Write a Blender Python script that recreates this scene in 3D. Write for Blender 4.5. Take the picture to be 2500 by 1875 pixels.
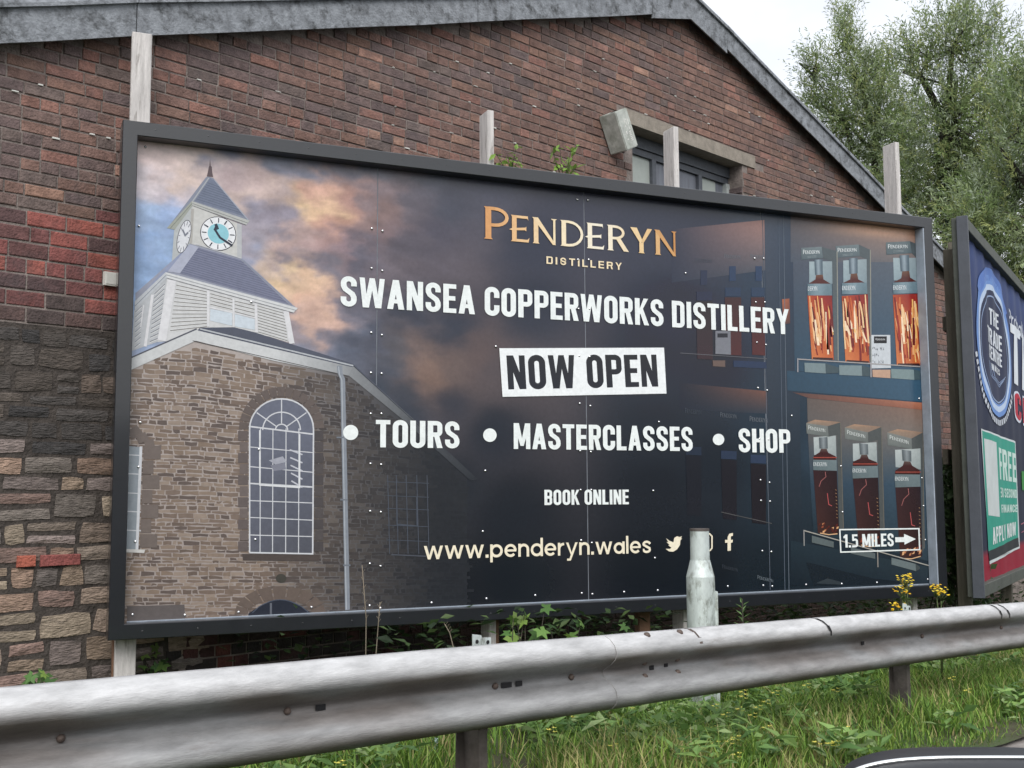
import bpy, bmesh, math, random
import numpy as np
from mathutils import Vector, Matrix
from mathutils.geometry import tessellate_polygon
random.seed(7); rng = np.random.default_rng(11)
S = bpy.context.scene; COL = S.collection
for o in list(bpy.data.objects): bpy.data.objects.remove(o)
# ------------------------------------------------------------------ camera
FPX = 2768.4; CXP, CYP = 1250.0, 937.5            # focal length and centre in pixels of the 2500x1875 photograph
YAW, PIT, ROL = 0.4158, 0.0984, -0.0056
CAM = np.array([-0.626, -6.9194, 0.7178])
def _axes():
    F = np.array([math.sin(YAW)*math.cos(PIT), math.cos(YAW)*math.cos(PIT), math.sin(PIT)])
    R0 = np.array([math.cos(YAW), -math.sin(YAW), 0]); U0 = np.cross(R0, F)
    return math.cos(ROL)*R0+math.sin(ROL)*U0, -math.sin(ROL)*R0+math.cos(ROL)*U0, F
AR, AU, AF = _axes()
cd = bpy.data.cameras.new('camera'); cam = bpy.data.objects.new('camera', cd); COL.objects.link(cam)
cd.sensor_width = 36; cd.lens = FPX/2500*36; cd.clip_start = 0.02; cd.clip_end = 3000
m = Matrix((tuple(AR), tuple(AU), tuple(-AF))).transposed().to_4x4(); m.translation = Vector(CAM)
cam.matrix_world = m; S.camera = cam
# ------------------------------------------------------------------ sky, sun, exposure
SUN_EL, SUN_AZ = math.radians(42), math.radians(200)   # azimuth clockwise from +Y: behind the camera
w = bpy.data.worlds.new('World'); S.world = w; w.use_nodes = True
nt = w.node_tree; nt.nodes.clear(); N = nt.nodes.new; LK = nt.links.new
sky = N('ShaderNodeTexSky'); sky.sky_type = 'NISHITA'; sky.sun_disc = False
sky.sun_elevation = SUN_EL; sky.sun_rotation = SUN_AZ; sky.air_density = 1.5; sky.dust_density = 4
tc = N('ShaderNodeTexCoord'); mp = N('ShaderNodeMapping'); mp.inputs['Scale'].default_value = (1.6, 1.6, 3.2)
nz = N('ShaderNodeTexNoise'); nz.inputs['Scale'].default_value = 1.7; nz.inputs['Detail'].default_value = 5; nz.inputs['Roughness'].default_value = .55
cr = N('ShaderNodeValToRGB'); cr.color_ramp.elements[0].position = .36; cr.color_ramp.elements[1].position = .62
cr.color_ramp.elements[0].color = (5.5, 5.75, 6.3, 1); cr.color_ramp.elements[1].color = (7.3, 7.45, 7.6, 1)
mx = N('ShaderNodeMixRGB'); mx.inputs[0].default_value = .94
bg = N('ShaderNodeBackground'); bg.inputs['Strength'].default_value = .1; wo = N('ShaderNodeOutputWorld')
LK(tc.outputs['Generated'], mp.inputs[0]); LK(mp.outputs[0], nz.inputs['Vector']); LK(nz.outputs[0], cr.inputs[0])
LK(sky.outputs[0], mx.inputs[1]); LK(cr.outputs[0], mx.inputs[2]); LK(mx.outputs[0], bg.inputs[0]); LK(bg.outputs[0], wo.inputs[0])
sl = bpy.data.lights.new('sun', 'SUN'); sl.energy = 1.3; sl.angle = math.radians(40); sl.color = (1, .97, .93)
so = bpy.data.objects.new('sun', sl); COL.objects.link(so)
sd = Vector((math.sin(SUN_AZ)*math.cos(SUN_EL), math.cos(SUN_AZ)*math.cos(SUN_EL), math.sin(SUN_EL)))
so.rotation_euler = sd.to_track_quat('Z', 'Y').to_euler(); so.location = (0, -12, 12)
S.view_settings.view_transform = 'Standard'; S.view_settings.look = 'None'
S.view_settings.exposure = .85; S.view_settings.gamma = 1
S.render.engine = 'CYCLES'

# ------------------------------------------------------------------ helpers
def ray(x, y): return AF+AR*((x-CXP)/FPX)+AU*((CYP-y)/FPX)
def hit(x, y, P0, n):
    r = ray(x, y); n = np.array(n, float); return CAM+r*(np.dot(np.array(P0)-CAM, n)/np.dot(r, n))
def at(x, y, z): return CAM+ray(x, y)*z
def topx(P):
    d = np.atleast_2d(P)-CAM; z = d@AF
    return np.c_[CXP+FPX*(d@AR)/z, CYP-FPX*(d@AU)/z, z]
def lin(c):
    c = np.asarray(c, float)/255.; return np.where(c <= .04045, c/12.92, ((c+.055)/1.055)**2.4)
class NoiseField:
    def __init__(s, seed): s.t = np.random.default_rng(seed).random((64, 64))
    def v(s, x, y):
        xi = np.floor(x).astype(int); yi = np.floor(y).astype(int); fx = x-xi; fy = y-yi
        fx = fx*fx*(3-2*fx); fy = fy*fy*(3-2*fy); t = s.t
        a = t[xi % 64, yi % 64]; b = t[(xi+1) % 64, yi % 64]; c = t[xi % 64, (yi+1) % 64]; d = t[(xi+1) % 64, (yi+1) % 64]
        return (a*(1-fx)+b*fx)*(1-fy)+(c*(1-fx)+d*fx)*fy
    def fbm(s, x, y, o=4):
        r = 0; a = .5
        for i in range(o): r = r+a*s.v(x*2**i+i*7.3, y*2**i+i*3.1); a *= .5
        return r/(1-.5**o)
NF1, NF2, NF3 = NoiseField(1), NoiseField(2), NoiseField(3)
WLOC = {}
def link(name, me, mats=None, parent=None, loc=(0, 0, 0), rot=None, label=None, cat=None, group=None, kind=None):
    o = bpy.data.objects.new(name, me); COL.objects.link(o)
    if mats is not None and me is not None and not me.materials: me.materials.append(mats)
    l = Vector(loc); WLOC[o.name] = l.copy()
    if parent is not None:
        o.parent = parent; l = l-WLOC[parent.name]
    o.location = l
    if rot: o.rotation_euler = rot
    if label: o['label'] = label
    if cat: o['category'] = cat
    if group: o['group'] = group
    if kind: o['kind'] = kind
    return o
def empty(name, loc, label, cat, group=None): return link(name, None, None, None, loc, None, label, cat, group)
def mesh(name, V, Fc, cols=None, smooth=False):
    me = bpy.data.meshes.new(name); V = np.asarray(V, dtype=float)
    me.from_pydata(V.tolist() if len(V) else [], [], Fc if isinstance(Fc, list) else Fc.tolist())
    if cols is not None:
        a = me.color_attributes.new('Col', 'FLOAT_COLOR', 'POINT'); c = np.ones((len(V), 4)); c[:, :3] = np.asarray(cols)[:, :3]
        a.data.foreach_set('color', c.ravel())
    if smooth: me.polygons.foreach_set('use_smooth', [True]*len(me.polygons))
    me.update(); return me
class MB:
    """collects faces of one mesh, with a colour per vertex"""
    def __init__(s): s.V = []; s.F = []; s.C = []
    def add(s, V, F, c=(1, 1, 1)):
        b = len(s.V); s.V += [tuple(v) for v in V]; s.F += [tuple(i+b for i in f) for f in F]
        if np.ndim(c) == 1: s.C += [tuple(c)]*len(V)
        else: s.C += [tuple(k) for k in c]
    def box(s, c, ax, h, col=(1, 1, 1)):
        c = np.array(c, float); a, b, d = [np.array(k, float) for k in ax]
        V = [c+a*h[0]*i+b*h[1]*j+d*h[2]*k for i in (-1, 1) for j in (-1, 1) for k in (-1, 1)]
        s.add(V, [(0, 1, 3, 2), (4, 6, 7, 5), (0, 4, 5, 1), (2, 3, 7, 6), (0, 2, 6, 4), (1, 5, 7, 3)], col)
    def tube(s, P, r, n=6, col=(1, 1, 1), cap=True):
        P = [np.array(p, float) for p in P]; r = [r]*len(P) if np.isscalar(r) else r; V = []; F = []
        for i, p in enumerate(P):
            t = P[min(i+1, len(P)-1)]-P[max(i-1, 0)]; t = t/(np.linalg.norm(t)+1e-9)
            a = np.cross(t, (0, 0, 1.) if abs(t[2]) < .9 else (1., 0, 0)); a /= np.linalg.norm(a); b = np.cross(t, a)
            for k in range(n):
                q = 2*math.pi*k/n; V.append(p+r[i]*(a*math.cos(q)+b*math.sin(q)))
        for i in range(len(P)-1):
            for k in range(n): F.append((i*n+k, i*n+(k+1) % n, (i+1)*n+(k+1) % n, (i+1)*n+k))
        if cap: F.append(tuple(range(n-1, -1, -1))); F.append(tuple((len(P)-1)*n+k for k in range(n)))
        s.add(V, F, col)
    def build(s, name, smooth=False): return mesh(name, s.V, s.F, s.C, smooth)
EX, EY, EZ = (1, 0, 0), (0, 1, 0), (0, 0, 1)
# ------------------------------------------------------------------ materials
def mat(name, col=(.5, .5, .5), rough=.7, metal=0, src=None, var=.25, scale=6, bump=.15, bscale=40, spec=.5, dirt=None, stretch=(1, 1, 1), coat=0, trans=0):
    """Principled with procedural colour variation; src: None | 'attr' | 'object'"""
    M = bpy.data.materials.new(name); M.use_nodes = True; t = M.node_tree; p = t.nodes['Principled BSDF']; n = t.nodes.new; l = t.links.new
    p.inputs['Roughness'].default_value = rough; p.inputs['Metallic'].default_value = metal; p.inputs['Specular IOR Level'].default_value = spec
    if coat: p.inputs['Coat Weight'].default_value = coat; p.inputs['Coat Roughness'].default_value = .08
    tcn = n('ShaderNodeTexCoord'); mpn = n('ShaderNodeMapping'); mpn.inputs['Scale'].default_value = stretch
    geo = n('ShaderNodeNewGeometry'); l(geo.outputs['Position'], mpn.inputs[0])
    if src == 'attr': c = n('ShaderNodeVertexColor'); c.layer_name = 'Col'; csock = c.outputs[0]
    elif src == 'object': c = n('ShaderNodeObjectInfo'); csock = c.outputs['Color']
    else: c = n('ShaderNodeRGB'); c.outputs[0].default_value = (*col, 1); csock = c.outputs[0]
    if var:
        a = n('ShaderNodeTexNoise'); a.inputs['Scale'].default_value = scale; a.inputs['Detail'].default_value = 6; a.inputs['Roughness'].default_value = .65
        l(mpn.outputs[0], a.inputs['Vector'])
        mr = n('ShaderNodeMapRange'); mr.inputs[1].default_value = .3; mr.inputs[2].default_value = .7; mr.inputs[3].default_value = 1-var; mr.inputs[4].default_value = 1+var
        l(a.outputs[0], mr.inputs[0])
        mm = n('ShaderNodeMixRGB'); mm.blend_type = 'MULTIPLY'; mm.inputs[0].default_value = 1; l(csock, mm.inputs[1]); l(mr.outputs[0], mm.inputs[2]); csock = mm.outputs[0]
    if dirt:
        dc, dscale, lo, hi = dirt; a2 = n('ShaderNodeTexNoise'); a2.inputs['Scale'].default_value = dscale; a2.inputs['Detail'].default_value = 8; a2.inputs['Roughness'].default_value = .7
        l(mpn.outputs[0], a2.inputs['Vector']); m2 = n('ShaderNodeMapRange'); m2.inputs[1].default_value = lo; m2.inputs[2].default_value = hi
        l(a2.outputs[0], m2.inputs[0]); mm2 = n('ShaderNodeMixRGB'); l(m2.outputs[0], mm2.inputs[0]); l(csock, mm2.inputs[1]); mm2.inputs[2].default_value = (*dc, 1); csock = mm2.outputs[0]
    l(csock, p.inputs['Base Color'])
    if bump:
        b = n('ShaderNodeTexNoise'); b.inputs['Scale'].default_value = bscale; b.inputs['Detail'].default_value = 6; l(mpn.outputs[0], b.inputs['Vector'])
        bp = n('ShaderNodeBump'); bp.inputs['Strength'].default_value = bump; bp.inputs['Distance'].default_value = .02; l(b.outputs[0], bp.inputs['Height']); l(bp.outputs[0], p.inputs['Normal'])
    if trans:
        tr = n('ShaderNodeBsdfTranslucent'); ms = n('ShaderNodeMixShader'); ms.inputs[0].default_value = trans; l(csock, tr.inputs[0])
        out = t.nodes['Material Output']; l(p.outputs[0], ms.inputs[1]); l(tr.outputs[0], ms.inputs[2]); l(ms.outputs[0], out.inputs[0])
    return M
M_PRINT = mat('print', src='attr', rough=.24, var=.09, scale=38, bump=0, spec=.5)
M_PAPER = mat('poster_paper', src='attr', rough=.6, var=.08, scale=6, bump=.05, spec=.12)
M_FRAME = mat('frame_paint', tuple(lin((19, 22, 29))), rough=.36, var=.15, scale=5, bump=.03, spec=.6, coat=.6)
M_LIT_FACE = mat('lit_face_grey', tuple(lin((150, 160, 172))), rough=.5, var=.2, scale=9, bump=.05)
M_JOINT = mat('joint_grey', tuple(lin((112, 118, 128))), rough=.5, var=.3, scale=9, bump=0)
M_RIVET = mat('rivet', (.8, .8, .82), rough=.22, metal=1, var=0, bump=0)
M_TIMBER = mat('timber', tuple(lin((200, 196, 194))), rough=.85, var=.24, scale=6, bump=.5, bscale=40, stretch=(7, 7, .6), dirt=(tuple(lin((112, 104, 98))), 5, .57, .70))
M_TIMBER_OLD = mat('old_timber', tuple(lin((96, 92, 82))), rough=.9, var=.3, scale=5, bump=.35, bscale=60, stretch=(6, 6, .5))
M_TIMBER_RED = mat('brown_timber', tuple(lin((120, 92, 74))), rough=.9, var=.3, scale=5, bump=.35, bscale=60, stretch=(6, 6, .5))
M_BRICK_O = mat('brick', src='object', rough=.92, var=.36, scale=17, bump=.6, bscale=70, dirt=(tuple(lin((76, 70, 72))), 2.2, .50, .80))
M_BRICK_A = mat('brick_far', src='attr', rough=.92, var=.36, scale=17, bump=.6, bscale=70, dirt=(tuple(lin((76, 70, 72))), 2.2, .50, .80))
M_MORTAR = mat('mortar', tuple(lin((132, 122, 117))), rough=.95, var=.35, scale=9, bump=.6, bscale=60, dirt=(tuple(lin((84, 78, 76))), 2.5, .5, .72))
M_POINT = mat('dark_pointing', tuple(lin((70, 64, 60))), rough=.95, var=.4, scale=14, bump=.8, bscale=50)
M_STONE = mat('stone', src='object', rough=.92, var=.42, scale=16, bump=1.0, bscale=34, dirt=(tuple(lin((74, 68, 64))), 7, .56, .76), stretch=(1, 1, 3.2))
M_CEMENT = mat('fibre_cement', tuple(lin((132, 136, 142))), rough=.95, var=.35, scale=14, bump=.5, bscale=55, dirt=(tuple(lin((66, 68, 70))), 9, .5, .68))
M_CONC = mat('lintel_concrete', tuple(lin((142, 134, 124))), rough=.95, var=.25, scale=12, bump=.4, bscale=80)
M_ROOF = mat('roof_sheet', tuple(lin((90, 92, 92))), rough=.95, var=.3, scale=4, bump=.3)
M_WINF = mat('window_paint', tuple(lin((78, 82, 90))), rough=.6, var=.2, scale=20, bump=.2)
M_WINF_L = mat('pale_window_paint', tuple(lin((170, 176, 176))), rough=.6, var=.2, scale=20, bump=.2)
M_BOARD_L = mat('pale_boarding', tuple(lin((165, 172, 168))), rough=.7, var=.1, scale=4, bump=.05)
M_BOARD_G = mat('grey_boarding', tuple(lin((108, 112, 122))), rough=.6, var=.2, scale=6, bump=.1, stretch=(5, 5, .6))
M_DARK = mat('dark_void', (.01, .01, .012), rough=.9, var=0, bump=0)
M_GALV = mat('galvanised', src='attr', rough=.62, metal=.25, var=.24, scale=15, bump=.18, bscale=110, dirt=(tuple(lin((112, 102, 96))), 4, .60, .78), stretch=(.4, .4, 2.2))
M_GALV_POST = mat('galvanised_post', tuple(lin((205, 214, 212))), rough=.5, metal=.35, var=.18, scale=9, bump=.1, dirt=(tuple(lin((128, 132, 124))), 6, .52, .66), stretch=(2, 2, 1))
M_STEEL = mat('weathered_steel', tuple(lin((100, 93, 90))), rough=.6, metal=.5, var=.3, scale=12, bump=.2)
M_RUST = mat('bolt_steel', tuple(lin((96, 84, 78))), rough=.7, metal=.4, var=.4, scale=40, bump=.2)
M_LEAF = mat('leaf', src='attr', rough=.5, var=.15, scale=3, bump=0, spec=.35, trans=.35)
M_GRASS = mat('grass', src='attr', rough=.55, var=.2, scale=2, bump=0, spec=.3, trans=.3)
M_BARK = mat('bark', tuple(lin((62, 58, 50))), rough=.95, var=.35, scale=12, bump=.6)
M_SOIL = mat('soil', tuple(lin((70, 66, 48))), rough=1, var=.4, scale=5, bump=.8, bscale=20, dirt=(tuple(lin((62, 82, 40))), 2.5, .4, .6))
M_ASPH = mat('asphalt', (.055, .053, .052), rough=.9, var=.3, scale=14, bump=.6, bscale=150)
M_PAVE = mat('edge_concrete', tuple(lin((140, 134, 130))), rough=.95, var=.25, scale=10, bump=.5, bscale=60)
M_CAR = mat('car_paint', (.010, .011, .015), rough=.42, var=0, bump=0, spec=.35)
M_CARTRIM = mat('car_trim', (.02, .02, .022), rough=.6, var=0, bump=0)
M_CHROME_GLINT = mat('chrome_and_glint', (.85, .87, .88), rough=.12, metal=1, var=0, bump=0)
M_TYRE = mat('tyre', (.02, .02, .02), rough=.9, var=.1, bump=.2)
M_FLOWER = mat('flower', src='attr', rough=.6, var=.1, scale=30, bump=0, trans=.2)
M_PLATE = mat('white_plate', tuple(lin((205, 205, 200))), rough=.6, var=.12, scale=30, bump=.05)
M_ALARM = mat('weathered_box', tuple(lin((178, 182, 176))), rough=.7, var=.25, scale=14, bump=.15, dirt=(tuple(lin((138, 144, 134))), 5, .5, .66))
M_LITTER = mat('litter', tuple(lin((200, 220, 215))), rough=.5, var=.3, scale=30, bump=.1)

# ------------------------------------------------------------------ ground frame (road, rail and wall run the same way)
RA = math.radians(20.6); UR = np.array([math.cos(RA), math.sin(RA), 0]); NR = np.array([-math.sin(RA), math.cos(RA), 0]); R0 = np.array([-.632, -3.301, 0])
def ground_z(x, y):
    s = (x-R0[0])*UR[0]+(y-R0[1])*UR[1]; return -.465-.0375*np.clip(s, -25, 25)
def rp(s, d, z=0):                                     # point at s metres along the rail, d metres towards the wall, z above ground
    p = R0+UR*s+NR*d; p[2] = ground_z(p[0], p[1])+z; return p
def sheet(name, s0, s1, d0, d1, z, ns, nd, bumpy=0, edge=0):
    V = []; F = []
    for i in range(ns+1):
        for j in range(nd+1):
            s = s0+(s1-s0)*i/ns; d = d0+(d1-d0)*j/nd
            if edge and j == 0: d += edge*(float(NF1.fbm(np.array(s*1.3), np.array(2.), 3))-.5)
            k = rp(s, d, z); k[2] += bumpy*(float(NF2.fbm(np.array(s*1.1+40), np.array(d*1.1+40), 3))-.5); V.append(k)
    for i in range(ns):
        for j in range(nd): a = i*(nd+1)+j; F.append((a, a+nd+1, a+nd+2, a+1))
    return mesh(name, V, F, None, True)
# one wide sheet that reaches the horizon
def big_ground():
    V = []; F = []; rr = [-900, -300, -100, -40, -25, -10, 0, 10, 25, 40, 100, 300, 900]
    for s in rr:
        for d in rr:
            k = R0+UR*s+NR*d; k[2] = float(ground_z(k[0], k[1]))-.06; V.append(k)
    n = len(rr)
    for i in range(n-1):
        for j in range(n-1): a = i*n+j; F.append((a, a+n, a+n+1, a+1))
    return mesh('ground', V, F)
link('ground', big_ground(), M_SOIL, kind='structure')
link('road', sheet('road', -40, 60, -9.0, -.62, -.03, 60, 6), M_ASPH, kind='structure')
link('road_edge', sheet('road_edge', -40, 60, -.98, -.45, -.022, 100, 3, .006, .12), M_PAVE, kind='structure')
link('verge', sheet('verge', -14, 30, -.66, 6.5, .012, 140, 30, .06, .22), M_SOIL, kind='structure')

# ------------------------------------------------------------------ gabled brick building
WA = math.radians(21.3); WU = np.array([math.cos(WA), math.sin(WA), 0]); WO = np.array([math.sin(WA), -math.cos(WA), 0]); W0 = np.array([-.09, .35, 0])
def wp(s, z, o=0): p = W0+WU*s+WO*o; return np.array([p[0], p[1], z])
def wsz(x, y, o=0):
    h = hit(x, y, W0+WO*o, WO); return float(np.dot(h-W0, WU)), float(h[2])
APEX_S, APEX_Z, SL_L, SL_R = 6.02, 5.66, .334, .336
S_MIN, S_MAX = -5.0, 16.0
def roof_z(s): return APEX_Z-(APEX_S-s)*SL_L if s < APEX_S else APEX_Z-(s-APEX_S)*SL_R
WIN = (5.10, 6.96, 3.05, 4.22)                                    # window opening s0,s1,z0,z1
bld = empty('brick_building', tuple(wp(5, -.8, -3)), 'gabled brick building with rubble stone lower wall and grey verge boards', 'building')
mb = MB()
def wallpoly(pts, o=0.): mb.add([wp(s, z, o) for s, z in pts], [tuple(range(len(pts)))])
zb = -1.6
wallpoly([(S_MIN, zb), (WIN[0], zb), (WIN[0], roof_z(WIN[0])), (S_MIN, roof_z(S_MIN))])
wallpoly([(WIN[0], zb), (WIN[1], zb), (WIN[1], WIN[2]), (WIN[0], WIN[2])])
wallpoly([(WIN[0], WIN[3]), (WIN[1], WIN[3]), (WIN[1], roof_z(WIN[1])), (APEX_S, APEX_Z), (WIN[0], roof_z(WIN[0]))])
wallpoly([(WIN[1], zb), (S_MAX, zb), (S_MAX, roof_z(S_MAX)), (WIN[1], roof_z(WIN[1]))])
D = .30                                                          # reveals of the opening
for a, b in (((WIN[0], WIN[2]), (WIN[0], WIN[3])), ((WIN[1], WIN[3]), (WIN[1], WIN[2])), ((WIN[1], WIN[2]), (WIN[0], WIN[2])), ((WIN[0], WIN[3]), (WIN[1], WIN[3]))):
    mb.add([wp(*a), wp(*b), wp(*b, -D), wp(*a, -D)], [(0, 1, 2, 3)])
# side walls and back of the building
for s in (S_MIN, S_MAX): mb.add([wp(s, zb), wp(s, roof_z(s)), wp(s, roof_z(s), -9), wp(s, zb, -9)], [(0, 1, 2, 3)])
wallpoly([(S_MIN, zb), (S_MAX, zb), (S_MAX, roof_z(S_MAX)), (APEX_S, APEX_Z), (S_MIN, roof_z(S_MIN))], -9)
link('wall', mb.build('wall'), M_MORTAR, bld)
mb = MB()                                                        # roof slabs
for s0, s1 in ((S_MIN-.2, APEX_S), (APEX_S, S_MAX+.2)):
    mb.add([wp(s, roof_z(s)+dz, o) for o in (.05, -9.2) for s in (s0, s1) for dz in (.03, .13)], [(0, 1, 3, 2), (4, 6, 7, 5), (1, 5, 7, 3), (0, 2, 6, 4), (0, 4, 5, 1), (2, 3, 7, 6)])
link('roof', mb.build('roof'), M_ROOF, bld)
# verge boards: fibre-cement barge pieces with a top lip, one object per length
def verge(s0, s1, zf, drop=.225, name='verge_board'):
    mb = MB(); e = .004; prof = [(0, .0), (.115, .0), (.125, .012), (.125, drop), (.11, drop), (.11, .05), (-.02, .05)]  # out, down
    lip = [(-.10, -.045), (.14, -.03), (.15, -.005), (.15, .018), (-.10, .018)]
    for pr in (prof, lip):
        ss = np.linspace(s0+e, s1-e, max(2, int(abs(s1-s0)/.5)+1)); n = len(pr); V = []
        for s in ss: V += [wp(s, zf(s)+.215-dn+.012*(float(NF1.v(np.array(s*2.), np.array(3.)))-.5), o) for o, dn in pr]
        F = [(i*n+k, i*n+(k+1) % n, (i+1)*n+(k+1) % n, (i+1)*n+k) for i in range(len(ss)-1) for k in range(n)]
        F += [tuple(range(n)), tuple(range((len(ss)-1)*n+n-1, (len(ss)-1)*n-1, -1))]
        mb.add(V, F)
    me = mb.build(name); bm = bmesh.new(); bm.from_mesh(me); bmesh.ops.recalc_face_normals(bm, faces=bm.faces); bm.to_mesh(me); bm.free()
    return link(name, me, M_CEMENT, bld)
vl = lambda s: 3.348+(s+.728)*.3345-.02; vr = lambda s: 5.40-(s-6.448)*.3225-.02
JN = [wsz(332, 82, .12)[0], wsz(1166, 52, .12)[0], wsz(1592, 38, .12)[0]]
for a, b in ((S_MIN-.2, JN[0]), (JN[0], JN[1]), (JN[1], JN[2])): verge(a, b, vl)
for a, b in ((6.55, 9.4), (9.4, 12.2), (12.2, S_MAX+.2)): verge(a, b, vr)
cap_z0, cap_z1 = vl(JN[2]), vr(6.55); verge(JN[2], 6.55, lambda s: max(min(vl(s), vr(s)), 0)-.03*(1-abs(s-6.0)/.6), .27, 'verge_apex_piece')
# lintel, window
l0, z0 = wsz(1522, 268); l1, z1 = wsz(1841, 412)
mb = MB(); mb.box(wp((l0+l1)/2, 4.285, -.10), (WU, WO, EZ), ((l1-l0)/2, .118, .068)); link('lintel', mb.build('lintel'), M_CONC, bld)
win = link('window', (lambda b: (b.box(wp(6.03, 3.62, -.34), (WU, WO, EZ), (.98, .012, .62)), b.build('window'))[1])(MB()), M_DARK, bld)
def wbar(s0, s1, z0, z1, o0, o1, mt, nm='frame'):
    b = MB(); b.box(wp((s0+s1)/2, (z0+z1)/2, (o0+o1)/2), (WU, WO, EZ), ((s1-s0)/2, (o1-o0)/2, (z1-z0)/2)); link(nm, b.build(nm), mt, win)
FR = -.16
wbar(WIN[0], WIN[1], 4.10, 4.218, FR-.09, FR, M_WINF); wbar(WIN[0], WIN[1], 4.035, 4.098, FR-.09, FR-.02, M_WINF)
wbar(WIN[0]+.002, WIN[0]+.06, 3.05, 4.034, FR-.09, FR-.002, M_WINF); wbar(WIN[1]-.06, WIN[1]-.002, 3.05, 4.034, FR-.09, FR-.002, M_WINF_L)
for s in (5.66, 6.44): wbar(s-.03, s+.03, 3.05, 4.034, FR-.09, FR-.012, M_WINF)
wbar(6.05, 6.065, 3.05, 4.034, FR-.06, FR-.03, M_WINF)
wbar(WIN[0]+.062, 5.628, 3.06, 4.033, FR-.07, FR-.05, M_BOARD_L, 'panel'); wbar(5.672, 6.048, 3.06, 4.033, FR-.07, FR-.05, M_BOARD_G, 'panel')
wbar(6.067, 6.408, 3.06, 4.033, FR-.07, FR-.05, M_BOARD_G, 'panel'); wbar(6.472, 6.76, 3.06, 4.033, FR-.07, FR-.05, M_BOARD_L, 'panel'); wbar(6.762, 6.898, 3.06, 4.033, FR-.075, FR-.055, M_BOARD_G, 'panel')
# ---- bricks
def brick_mesh(seed):
    r = random.Random(seed); j = lambda a: (r.random()-.5)*a; V = []
    for y, ins in ((.35, 0), (-.30, 0), (-.5, .05)):                # local: x -.5..+.5, y (-=out), z -.5..+.5
        for x, z in ((-1, -1), (1, -1), (1, 1), (-1, 1)):
            V.append((x*(.5-ins*.5)+j(.015), y+j(.1 if ins else 0), z*(.5-ins*1.3)+j(.06)))
    F = [(8, 9, 10, 11)]
    for b in (0, 4): F += [(b+k, b+(k+1) % 4, b+4+(k+1) % 4, b+4+k) for k in range(4)]
    return V, F
BV = [brick_mesh(k) for k in range(6)]
def pick_col(s, z):
    n = float(NF2.fbm(np.array(s*.9+5), np.array(z*1.6+9), 3)); r = random.random()
    far = min(max((s-.5)/5, 0), 1)
    zr = 2.36+.22*(random.random()-.35)+.1*(n-.5)
    if z < zr and s < 2.5 and random.random() < np.clip((1.98-z)/.3, 0, .55): base = random.choice([(84, 70, 68), (76, 66, 66), (98, 74, 70)])
    elif z < zr and s < 2.5: base = random.choice([(150, 78, 70), (134, 72, 68), (120, 70, 68), (160, 82, 70), (112, 72, 70), (98, 70, 70)])
    else:
        dark = .52-.34*far+(.5-n)*1.1
        if r < dark: base = random.choice([(92, 80, 82), (98, 84, 84), (86, 77, 80), (102, 84, 80), (94, 86, 84)])
        elif r > .965: base = random.choice([(158, 116, 100), (150, 106, 94), (162, 122, 102)])
        elif r > .87: base = random.choice([(138, 94, 82), (132, 88, 78)])
        else: base = random.choice([(120, 90, 80), (116, 86, 76), (124, 92, 78), (112, 84, 76), (122, 94, 82), (108, 82, 75)])
    old = z < zr and s < 2.5; k = (.93+random.random()*.14)*(.98 if old else 1.08); base = np.array(base, float); base = base if old else base*.62+np.array((113, 88, 80))*.38; g = base.mean(); sat = .8 if old else .88
    if z < .6 and s > .3: k *= .62  # shade under the billboard, put into the brick colours
    return tuple(lin(np.clip((g+(base-g)*sat)*k, 0, 255)))
bricks = []
def lay(z0, z1, course, bh, s0, s1, hide):
    z = z0; row = 0
    while z < z1:
        s = s0+(.12 if row % 2 else 0)+random.uniform(-.01, .01)
        while s < s1:
            L = .105 if (row % 5 == 3 or random.random() < .16) else .222+random.uniform(-.006, .006)
            c = s+L/2; zc = z+bh/2
            if not hide(c, zc, L, bh): bricks.append((c, zc, L, bh))
            s += L+.011
        z += course; row += 1
ov = lambda c, z, L, h, a: c+L/2 > a[0] and c-L/2 < a[1] and z+h/2 > a[2] and z-h/2 < a[3]
def hide_up(c, z, L, h):
    if z+h/2 > roof_z(c-L/2)-.02 or z+h/2 > roof_z(c+L/2)-.02: return True
    return ov(c, z, L, h, (WIN[0]-.006, WIN[1]+.006, WIN[2], WIN[3])) or ov(c, z, L, h, (l0, l1, 4.213, 4.357))
STONE_S = .45
lay(2.405, 5.7, .0757, .0657, S_MIN, S_MAX, hide_up)
lay(1.735, 2.39, .0950, .083, -3.2, 2.5, hide_up)
lay(-.9, 1.72, .0757, .0657, STONE_S-.03, S_MAX, hide_up)
lay(1.73, 2.38, .0757, .0657, 2.52, S_MAX, hide_up)
P = np.array([wp(c, z, .01) for c, z, L, h in bricks]); px = topx(P)
def bb_hidden(x, y):                                             # covered by the main billboard in the photograph
    if x < 270 or x > 2318: return False
    return 292+(x-299)*.1215 < y < 1566-(x-265)*.05
area = []
for (c, z, L, h), q in zip(bricks, px):
    vis = -40 < q[0] < 2540 and -30 < q[1] < 1900 and not bb_hidden(q[0], q[1]+6)
    area.append((L*h/q[2]**2*abs(np.dot(WO, (CAM-wp(c, z))/np.linalg.norm(CAM-wp(c, z))))) if vis else 0)
order = np.argsort(-np.array(area)); top = set(order[:300].tolist())
BM = [mesh('brick', V, F) for V, F in BV]
for b in BM: b.materials.append(M_BRICK_O)
far = MB(); BD = .020
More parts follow.
